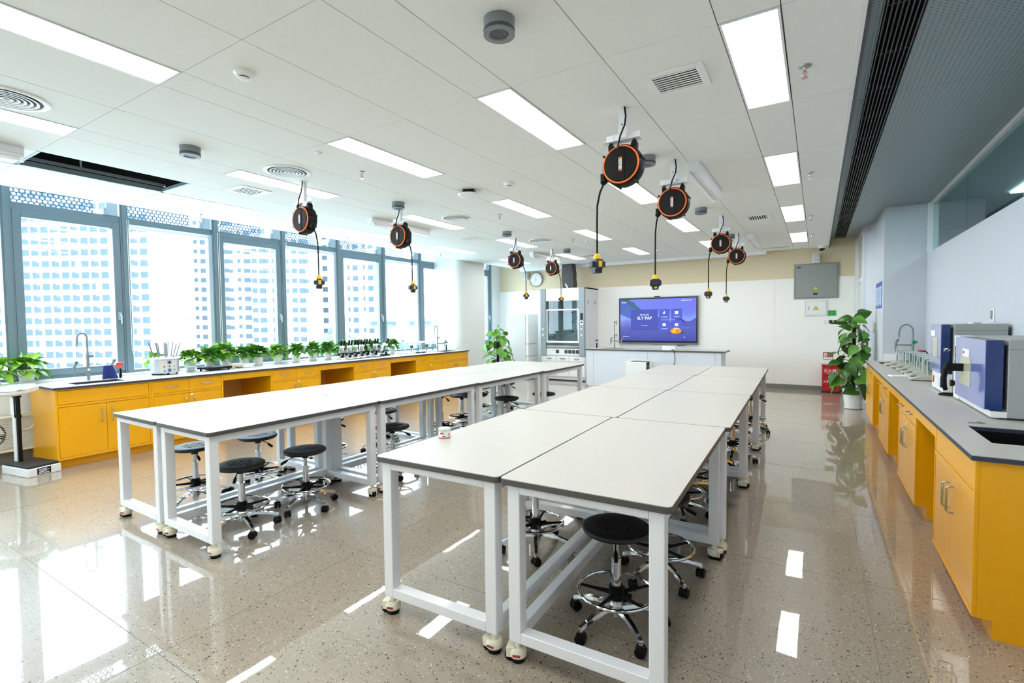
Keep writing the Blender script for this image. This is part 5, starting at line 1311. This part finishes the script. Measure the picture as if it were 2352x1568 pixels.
tall_plant('tall bright green pothos in front of the refrigerator, pot hidden by the tables', (-5.92, 9.0, 0), 9, 1.44, .52, .155, .34, 66, .215, 1.36, 'leaf')

# ================================================================ on the worktop under the windows
tp = lab_tap('grey gooseneck tap with green caps at the near window sink', (-7.45, 2.37, CT), PI / 2, .60, 'greencap', .095, (-.13, .24), .155)
lab_tap('grey gooseneck tap at the far window sink in front of the column', (-7.45, 8.80, CT), PI / 2, .60, 'greyp', .10, (-.0, .26), .16)
tw = MB()
P0 = []
for i in range(13):
    for j in range(9):
        u, v = i / 12, j / 8
        y = -.045 + .09 * u + (v * .09 * (u - .35)); fold = .018 * math.sin(u * 9 + 1) * (.3 + v)
        P0.append((.012 + fold + .01 * v, y, -v * (.20 + .03 * math.sin(u * 5))))
tw.add(P0, [(i * 9 + j, i * 9 + j + 1, (i + 1) * 9 + j + 1, (i + 1) * 9 + j) for i in range(12) for j in range(8)])
P1 = []
for i in range(9):
    for j in range(7):
        u, v = i / 8, j / 6
        P1.append((-.014 - .012 * v + .012 * math.sin(u * 7), -.03 + .06 * u + v * .06 * (u - .1), .0 - v * (.12 - .05 * u)))
tw.add(P1, [(i * 7 + j, i * 7 + j + 1, (i + 1) * 7 + j + 1, (i + 1) * 7 + j) for i in range(8) for j in range(6)])
t = tag(obj('hanging_cloth', tw, M['towel'], None, (-7.45, 2.56, CT + .165), ang=80), 'dark blue cloth draped over the near window tap arm', 'cloth')
t.modifiers.new('thickness', 'SOLIDIFY').thickness = .004
ew = eyewash('hand-held eyewash with round red head right of the near window sink', (-7.42, 2.68, CT), -.9, 'redlab')
obj('red_disc', MB().cyl((.02, 0, .155), (.032, 0, .158), .032, n=24), mat('bright_red_disc', 'e8402c', .4), ew)
eyewash('hand-held eyewash at the far window sink', (-7.42, 9.08, CT), 0, 'black')
# glassware dryer
t = thing('glassware_dryer', 'silver glassware dryer drum with upright metal tubes and blue knob', 'lab equipment', (-7.39, 3.165, CT), -.45)
obj('drum', MB().lathe([(.158, .022), (.160, .026), (.160, .205), (.150, .21)], n=48).lathe([(.158, .022), (.001, .022)], n=30, cap=False), mat('satin_aluminium', 'c9ced6', .35, metal=.7), t)
obj('lid', MB().lathe([(.178, .207), (.180, .214), (.165, .226), (.05, .236), (.001, .238)], n=48), M['white_p'], t)
fr_ = MB()
for k in range(7):
    a0, a1 = -.28 + k * .18, -.28 + (k + 1) * .18
    fr_.quad((.1612 * math.cos(a0), .1612 * math.sin(a0), .032), (.1612 * math.cos(a1), .1612 * math.sin(a1), .032), (.1612 * math.cos(a1), .1612 * math.sin(a1), .20), (.1612 * math.cos(a0), .1612 * math.sin(a0), .20))
obj('control_panel', fr_, mat('panel_beige_grey', 'cfcbc2', .4), t)
def on_drum(a, z, r): return (r * math.cos(a), r * math.sin(a), z)
def disc(nm, a, z, rad, m_, th=.006):
    p = Vector(on_drum(a, z, .161)); q = Vector(on_drum(a, z, .161 + th)); return obj(nm, MB().cyl(p, q, rad, n=20), m_, t)
disc('knob_dial', .36, .165, .024, M['blue'], .003); disc('knob', .36, .165, .012, M['ink'], .014)
disc('red_button', .0, .11, .010, M['red']); disc('black_button', .36, .112, .008, M['ink']); disc('green_lamp', .74, .112, .006, M['greencap'], .004)
disc('maker_badge', .36, .062, .022, M['bluelab'], .002); disc('rocker_switch', .02, .055, .010, M['bluelab'], .003); disc('rocker_switch', .74, .065, .009, M['bluelab'], .003)
for a in (.3, 1.8, 3.4, 5.0): obj('foot', MB().cyl((.13 * math.cos(a), .13 * math.sin(a), 0), (.13 * math.cos(a), .13 * math.sin(a), .024), .014), M['black'], t)
rnd = random.Random(4)
for ring_r, cnt, Lr in ((.125, 9, .20), (.07, 5, .215), (.0, 1, .22)):
    for k in range(cnt):
        a = 2 * PI * k / max(1, cnt) + .2
        b_ = Vector((ring_r * math.cos(a), ring_r * math.sin(a), .232)); tip = b_ + Vector((.42 * ring_r * math.cos(a), .42 * ring_r * math.sin(a), Lr * rnd.uniform(.86, 1)))
        r_ = obj('drying_tube', MB().cyl(b_, tip, .0065, n=8).cyl(b_ - Vector((0, 0, .004)), b_ + Vector((0, 0, .014)), .015, .010, 12), M['rod'], t)
t = thing('glass_jar', 'clear glass desiccator jar with domed lid beside the glassware dryer', 'jar', (-7.37, 3.47, CT))
obj('bowl', MB().lathe([(.045, .001), (.05, .03), (.058, .055), (.078, .075), (.082, .125), (.098, .128), (.098, .136)], n=36, cap=False).lathe([(.045, .002), (.001, .002)], n=24, cap=False), M['clear'], t)
obj('lid', MB().lathe([(.098, .138), (.095, .144), (.08, .17), (.05, .192), (.02, .200), (.012, .206), (.014, .222), (.02, .228), (.001, .232)], n=36, cap=False), M['clear'], t)
obj('perforated_plate', MB().cyl((0, 0, .072), (0, 0, .077), .066, n=30), M['white_p'], t)
t = thing('platform_balance', 'flat black platform balance in front of the pots left of the beige box', 'balance', (-7.36, 3.79, CT), .12)
obj('body', MB().prism(rrect(.26, .36, .012), .022, .05), M['black'], t, bevel=.004)
obj('glass_plate', MB().prism(rrect(.225, .235, .01, 4, 0, .045), .05, .054), M['greyp'], t)
for x in (-.1, .1):
    for y in (-.14, .14): obj('foot', MB().cyl((x, y, 0), (x, y, .024), .014), M['black'], t)
t = tag(obj('beige_box', MB().box(-.05, .07, -.10, .08, 0, .075), mat('beige_case', 'e3dcc8', .45), None, (-7.44, 4.14, CT), bevel=.008), 'beige plastic case lying behind the small white box', 'case'); obj('lead', MB().tube([(.07, -.05, .03), (.11, -.07, .02), (.13, -.03, .008), (.11, .03, .008)], .005, 6).sphere((.10, -.03, .012), .012), M['ink'], t)
t = tag(obj('white_box', MB().box(-.04, .04, -.07, .07, 0, .06), M['white_p'], None, (-7.31, 4.235, CT), bevel=.01), 'small white box on the worktop right of the beige case', 'box'); obj('lid_seam', MB().box(-.041, .041, -.071, .071, .040, .0412), M['base'], t, smooth=False)
# microscopes
def microscope(lab, loc, rz):
    t = thing('microscope', lab, 'microscope', loc, rz, 'microscopes on the window worktop')
    obj('base', MB().prism(rrect(.18, .12, .03), 0, .022), M['white_p'], t, bevel=.005)
    obj('arm', MB().prism([(-.085, .02), (-.04, .02), (-.045, .10), (-.03, .18), (.0, .205), (-.02, .225), (-.07, .20), (-.09, .12)], -.028, .028, axis='y'), M['white_p'], t, bevel=.006)
    obj('head', MB().prism([(-.04, .195), (.05, .195), (.055, .235), (.02, .255), (-.04, .24)], -.036, .036, axis='y'), M['white_p'], t, bevel=.006)
    for s_ in (-1, 1): obj('eyepiece', MB().cyl((.02, s_ * .020, .235), (.072, s_ * .027, .325), .0185, .0165, 16).cyl((.07, s_ * .027, .32), (.078, s_ * .028, .335), .021, .02, 16), M['black'], t)
    obj('stage', MB().box(-.03, .085, -.055, .055, .095, .108), M['black'], t, bevel=.003)
    obj('objective', MB().cyl((.025, 0, .12), (.025, 0, .195), .010, .018, 14).cyl((.05, .02, .135), (.03, .01, .19), .008, .012, 12), M['chrome'], t)
    for s_ in (-1, 1): obj('focus_knob', MB().cyl((-.06, s_ * .028, .075), (-.06, s_ * .058, .075), .021, n=18), M['black'], t)
    obj('lamp_house', MB().cyl((.025, 0, .022), (.025, 0, .06), .025, n=18), M['black'], t)
    obj('lamp', MB().box(.088, .0905, -.012, .012, .005, .017), mat('microscope_lamp', 'ffd27a', .5, emit=.8), t, smooth=False)
    return t
for (x, y, rz, lab) in ((-7.40, 6.06, -.35, 'microscope with black eyepieces, first from the left of the group'), (-7.36, 6.20, -.35, 'microscope with black eyepieces, second from the left'), (-7.40, 6.375, -.35, 'microscope with black eyepieces, third from the left'),
                        (-7.42, 6.545, -.35, 'microscope with black eyepieces, fourth from the left'), (-7.52, 6.77, -.35, 'microscope set back, fifth from the left'), (-7.44, 6.905, -.35, 'microscope set back, sixth from the left, beside the dark one')):
    microscope(lab, (x, y, CT), rz)
t = microscope('side-on microscope with black base and stage at the right end of the group', (-7.36, 7.08, CT), 1.1)
for c_ in t.children:
    if c_.name.split('.')[0] in ('base', 'lamp_house'): c_.data = c_.data.copy(); c_.data.materials[0] = M['black']
t = tag(obj('clear_tray', MB().prism(rrect(.16, .95, .02), 0, .008), M['clear'], None, (-7.20, 6.45, CT), (0, 0, .05)), 'flat clear plastic sheet lying in front of the microscopes', 'tray')
# glass tanks
def tank(lab, loc):
    t = thing('glass_tank', lab, 'tank', loc, 0, 'white-lidded glass tanks')
    a, b, h = .12, .215, .20; q = .004
    g_ = MB().box(-a, a, -b, -b + q, .012, h).box(-a, a, b - q, b, .012, h).box(-a, -a + q, -b + q, b - q, .012, h).box(a - q, a, -b + q, b - q, .012, h)
    obj('glass_walls', g_, M['clear'], t, smooth=False)
    obj('tray', MB().box(-a - .004, a + .004, -b - .004, b + .004, 0, .014), M['white_p'], t, bevel=.003)
    obj('lid', MB().box(-a - .006, a + .006, -b - .006, b + .006, h, h + .03), M['white_p'], t, bevel=.006)
    for x in (-a, a):
        for y in (-b, b): obj('corner_post', MB().cbox((x, y, h / 2), (.012, .012, h)), M['white_p'], t, smooth=False)
    obj('stand', MB().cyl((.02, .08, .014), (.02, .08, .15), .007, n=10).box(-.0, .04, .05, .11, .10, .16), M['dgrey'], t)
    obj('side_hose', MB().tube([(.126, .14, .17), (.14, .16, .14), (.14, .165, .08), (.126, .15, .03)], .008, 8), mat('blue_hose', '3c5a86', .4), t)
    return t
tank('white-lidded glass tank, left one of two near the far window sink', (-7.45, 7.84, CT)); tank('white-lidded glass tank, right one of two, next to the far tap', (-7.45, 8.32, CT))
t = thing('clamp_tool', 'small black lab clamps lying in front of the glass tanks', 'tool', (-7.20, 7.96, CT + .012))
obj('bar', MB().tube([(0, -.16, 0), (0, .16, 0)], .008, 8), M['black'], t); obj('jaw', MB().box(-.02, .02, -.13, -.07, -.012, .012).box(-.02, .02, .06, .12, -.012, .012), M['black'], t, bevel=.003)

# ================================================================ near left: scale, fan
t = thing('standing_scale', 'white mechanical standing scale with round dial at the left edge', 'scale', (-7.03, 1.72, 0), .18)
obj('base_box', MB().box(-.24, .24, -.135, .145, .0, .085), M['white'], t, bevel=.006)
obj('platform', MB().box(-.225, .225, -.125, .135, .085, .11), M['blackg'], t, bevel=.006, label='black rubber platform')
pl_ = obj('rating_plate', MB().box(.24, .2412, -.06, .055, .012, .078), M['ink'], t, smooth=False)
for k in range(4): obj('text_line', MB().box(.2412, .2418, -.045, .04 - .02 * (k % 2), .02 + k * .014, .026 + k * .014), M['inkw'], pl_, smooth=False)
obj('column', MB().prism(rrect(.055, .045, .01, 3, -.19, -.02), .11, .80), M['white'], t)
obj('column_sleeve', MB().prism(rrect(.075, .06, .012, 3, -.19, -.02), .60, .79), M['white'], t, bevel=.004)
obj('height_rod', MB().box(-.155, -.125, -.035, -.005, .11, .80).cyl((-.15, -.045, .58), (-.15, -.045, .80), .005).box(-.165, -.115, -.045, .0, .575, .60), M['black'], t, bevel=.003)
obj('head_bracket', MB().box(-.20, -.11, -.045, .0, .79, .83), M['black'], t, bevel=.004)
dd = obj('dial_head', MB().lathe([(.02, -.04), (.15, -.028), (.175, -.006), (.178, .018), (.168, .03)], n=48).lathe([(.168, .03), (.001, .022)], n=40, cap=False), M['white_p'], t, (-.16, -.02, .865), (.10, .10, 0))
obj('dial_rim', MB().lathe([(.165, .026), (.176, .022), (.180, .032), (.166, .036)], n=48, cap=False), M['chrome'], dd); obj('dial_glass', MB().lathe([(.166, .036), (.1, .046), (.001, .05)], n=40, cap=False), M['clear'], dd)
obj('needle', MB().box(-.002, .002, -.01, .12, .028, .031), M['ink'], dd, smooth=False)
t = thing('box_fan', 'cream box fan leaning against the low wall behind the standing scale', 'fan', (-7.64, 1.62, .14))
ff = MB(); q = .025
ff.box(-.06, .03, -.30, .30, 0, q).box(-.06, .03, -.30, .30, .40 - q, .40).box(-.06, .03, -.30, -.30 + q, q, .40 - q).box(-.06, .03, .30 - q, .30, q, .40 - q)
obj('casing', ff, M['cream'], t, bevel=.008)
obj('back_plate', MB().box(-.06, -.05, -.28, .28, .02, .38), M['white_p'], t, smooth=False)
obj('opening', MB().lathe([(.15, 0), (.001, 0)], (-.045, -.08, .20), 'x', 36, cap=False), M['ink'], t)
gs = MB()
for k in range(17): gs.box(.020, .026, -.275, .275, .034 + k * .0205, .038 + k * .0205)
obj('grille', gs, M['white_p'], t, smooth=False)
for k in range(5):
    a = k * 2 * PI / 5
    obj('blade', MB().add([(-.02, -.08 + .03 * math.cos(a), .2 + .03 * math.sin(a)), (-.035, -.08 + .14 * math.cos(a), .2 + .14 * math.sin(a)), (-.02, -.08 + .13 * math.cos(a + .75), .2 + .13 * math.sin(a + .75)), (-.01, -.08 + .03 * math.cos(a + .9), .2 + .03 * math.sin(a + .9))], [(0, 1, 2, 3)]), M['white_p'], t, smooth=False)
obj('hub', MB().cyl((-.03, -.08, .2), (.018, -.08, .2), .035, n=20), M['white_p'], t)
coil = []
for i in range(100):
    a = i * 2 * PI / 20; coil.append((.06 + .012 * math.sin(i * .37), .21 + (.085 + .012 * math.sin(i * .21)) * math.cos(a), .33 + (.095 + .014 * math.sin(i * .17)) * math.sin(a)))
coil += [(.07, .30, .30), (.05, .315, .2), (.03, .30, .08), (.0, .29, .02)]
obj('power_cord', MB().tube(coil, .0045, 6), M['cream'], t)
# jar on the nearest table
t = thing('small_jar', 'small clear jar with red and white label on the nearest right-hand table', 'jar', (-1.905, 2.30, TH))
obj('glass_body', MB().lathe([(.001, .001), (.034, .001), (.036, .004), (.036, .05), (.033, .052)], n=30, cap=False), mat('jar_plastic', 'e9ebe6', .2), t)
obj('lid', MB().lathe([(.037, .040), (.038, .042), (.038, .056), (.034, .058), (.001, .058)], n=30, cap=False), mat('jar_lid', 'd6dbd2', .25), t)
lbm = MB(); 
def band(mb, a0, a1, z0, z1, r, n=10):
    for k in range(n):
        p, q_ = a0 + (a1 - a0) * k / n, a0 + (a1 - a0) * (k + 1) / n
        mb.quad((r * math.cos(p), r * math.sin(p), z0), (r * math.cos(q_), r * math.sin(q_), z0), (r * math.cos(q_), r * math.sin(q_), z1), (r * math.cos(p), r * math.sin(p), z1))
    return mb
A = math.atan2(-2.3, 1.905)
lb = obj('label', band(MB(), A - 1.3, A + 1.3, .006, .038, .0363, 16), M['inkw'], t)
obj('red_mark', band(band(band(MB(), A - .75, A - .1, .025, .035, .0366), A + .75, A + 1.0, .012, .030, .0366, 4), A - 3.1, A + 3.1, .001, .005, .0366, 30), M['redlab'], lb); obj('text_line', band(MB(), A - .35, A + .15, .010, .015, .0366), M['ink'], lb)

# ================================================================ the city outside
FH = Vector((-math.sin(_y), math.cos(_y), 0)); RH = Vector((math.cos(_y), math.sin(_y), 0))
def building(lab, s0, s1, D, z0, z1, nb, f0, nf, fh, wins, rz=0, depth=16):
    """Facade facing the lab. s0..s1 sideways, D away; wins: list of (u0, u1, v0, v1, kind) in one bay/floor cell."""
    c = FH * D + RH * ((s0 + s1) / 2)
    t = thing('apartment_building', lab, 'building', (c.x, c.y, 0), _y + rz, 'white apartment blocks beyond the windows')
    w_ = (s1 - s0) / 2
    bm_ = MB().box(-w_, w_, 0, depth, z0, z1)
    for k in range(nf):
        z = f0 + k * fh
        bm_.box(-w_ - .05, w_ + .05, -.35, 0, z - .55, z - .15)
    obj('walls', bm_, M['bld'], t, smooth=False)
    bw = 2 * w_ / nb; cnt = 0; rest = MB(); protos = {}
    for k in range(nf):
        for b_ in range(nb):
            for wi, (u0, u1, v0, v1, kd) in enumerate(wins):
                if (k * 7 + b_ * 3 + wi) % 11 == 0 and kd == 'p': continue
                x0, x1, za, zb = -w_ + bw * (b_ + u0), -w_ + bw * (b_ + u1), f0 + fh * (k + v0), f0 + fh * (k + v1)
                if cnt < 100:
                    key = wi
                    if key not in protos:
                        protos[key] = mesh_of('window', MB().box(0, x1 - x0, -.08, 0, 0, zb - za), M['bldw' if kd == 'w' else 'bldp'], smooth=False)
                    o = bpy.data.objects.new('window' if kd == 'w' else 'balcony_panel', protos[key]); COL.objects.link(o); o.parent = t; o.location = (x0, (-.02 if kd == 'w' else -.30) , za)
                    cnt += 1
                else: rest.box(x0, x1, -.10 if kd == 'w' else -.38, 0 if kd == 'w' else -.3, za, zb)
    if rest.v:
        obj('facade_windows', rest, M['bldw'], t, smooth=False, kind='stuff')
    return t
building('broad white apartment block with rows of blue windows in the first window', -146, -94.5, 130, -30, 46, 10, -22, 21, 2.97, [(.05, .24, .12, .66, 'w'), (.24, .46, .12, .56, 'p'), (.56, .92, .10, .66, 'w')], 0)
building('white tower with a column of small windows behind the second mullion', -106, -80, 156, -30, 58, 4, -24, 22, 2.95, [(.06, .22, .2, .62, 'w'), (.36, .66, .12, .62, 'w'), (.68, .88, .12, .5, 'p')], .08)
building('white apartment block in the third window with blue balcony glass', -78, -61, 150, -30, 52, 3, -22, 20, 2.95, [(.05, .32, .14, .62, 'w'), (.42, .74, .10, .62, 'w'), (.76, .92, .12, .56, 'p')], .15)
building('paler white block with narrow windows in the fourth and fifth windows', -79, -46, 172, -30, 50, 6, -24, 20, 3.6, [(.12, .26, .2, .62, 'w'), (.46, .80, .12, .60, 'w')], -.12)
building('slender pale tower with a single window column, right of the trees', -43, -33, 215, -30, 40, 2, -18, 15, 3.6, [(.72, .86, .1, .9, 'p')], 0)
building('white building with long blue window bands at the last window', -30, -10, 200, -30, 30, 4, -20, 12, 4.2, [(.05, .90, .35, .70, 'p')], .1)
def tree(lab, s, D, z0, z1, r, seed):
    rnd = random.Random(seed); c = FH * D + RH * s
    t = thing('tree', lab, 'tree', (c.x, c.y, z0), 0, 'pale trees between the buildings')
    cr_ = MB()
    for k in range(14):
        a = rnd.random() * 2 * PI; q = rnd.random()
        cr_.sphere((r * .7 * q * math.cos(a), r * .7 * q * math.sin(a), (z1 - z0) * rnd.uniform(.35, .85)), r * rnd.uniform(.30, .5), 8, 6)
    cr_.v = [(x + rnd.uniform(-.25, .25), y + rnd.uniform(-.25, .25), z + rnd.uniform(-.25, .25)) for x, y, z in cr_.v]
    obj('crown', cr_, M['tree'], t, ang=180); obj('trunk', MB().cyl((0, 0, 0), (0, 0, (z1 - z0) * .5), .4, n=8), M['concrete'], t)
for i, (s, D, z0, z1, r, lab) in enumerate(((-41, 118, -22, 2.5, 5.5, 'pale green tree clump behind the middle microscopes'), (-37, 112, -22, .5, 5, 'pale green tree just left of the fifth mullion'), (-30.5, 116, -22, .5, 5.5, 'pale green trees left of the glass tanks, below the viaduct'), (-25.5, 112, -22, -.5, 4.5, 'pale green tree above the left glass tank'), (-44.5, 125, -22, 4.5, 3, 'taller blue-green tree tip right of the narrow-windowed block'))):
    tree(lab, s, D, z0, z1, r, 50 + i)
c = FH * 150 + RH * -32
t = thing('viaduct', 'pale elevated road on piers behind the trees, right of the fifth mullion', 'viaduct', (c.x, c.y, 0), _y)
obj('deck', MB().box(-14, 12, 0, 9, 1.8, 3.0), M['concrete'], t, smooth=False)
for x in (-8, 4): obj('pier', MB().box(x - 1, x + 1, 3, 6, -30, 1.8).box(x - 3.5, x + 3.5, 2.5, 6.5, .4, 1.8), M['concrete'], t, smooth=False)
struct('ground_outside', MB().box(-420, -9, -120, 420, -31, -30), M['ground'], smooth=False)
# fill lamps added to brighten the corridor behind the glass band
for y in (1.5, 5.0, 8.5):
    t = thing('corridor_fill_light', 'added fill light brightening the corridor behind the glass band', 'ceiling light', (2.3, y, HD), 0, 'added corridor fill lights'); obj('diffuser', MB().box(-.15, .15, -.6, .6, -.02, -.005), M['lamp'], t, smooth=False)
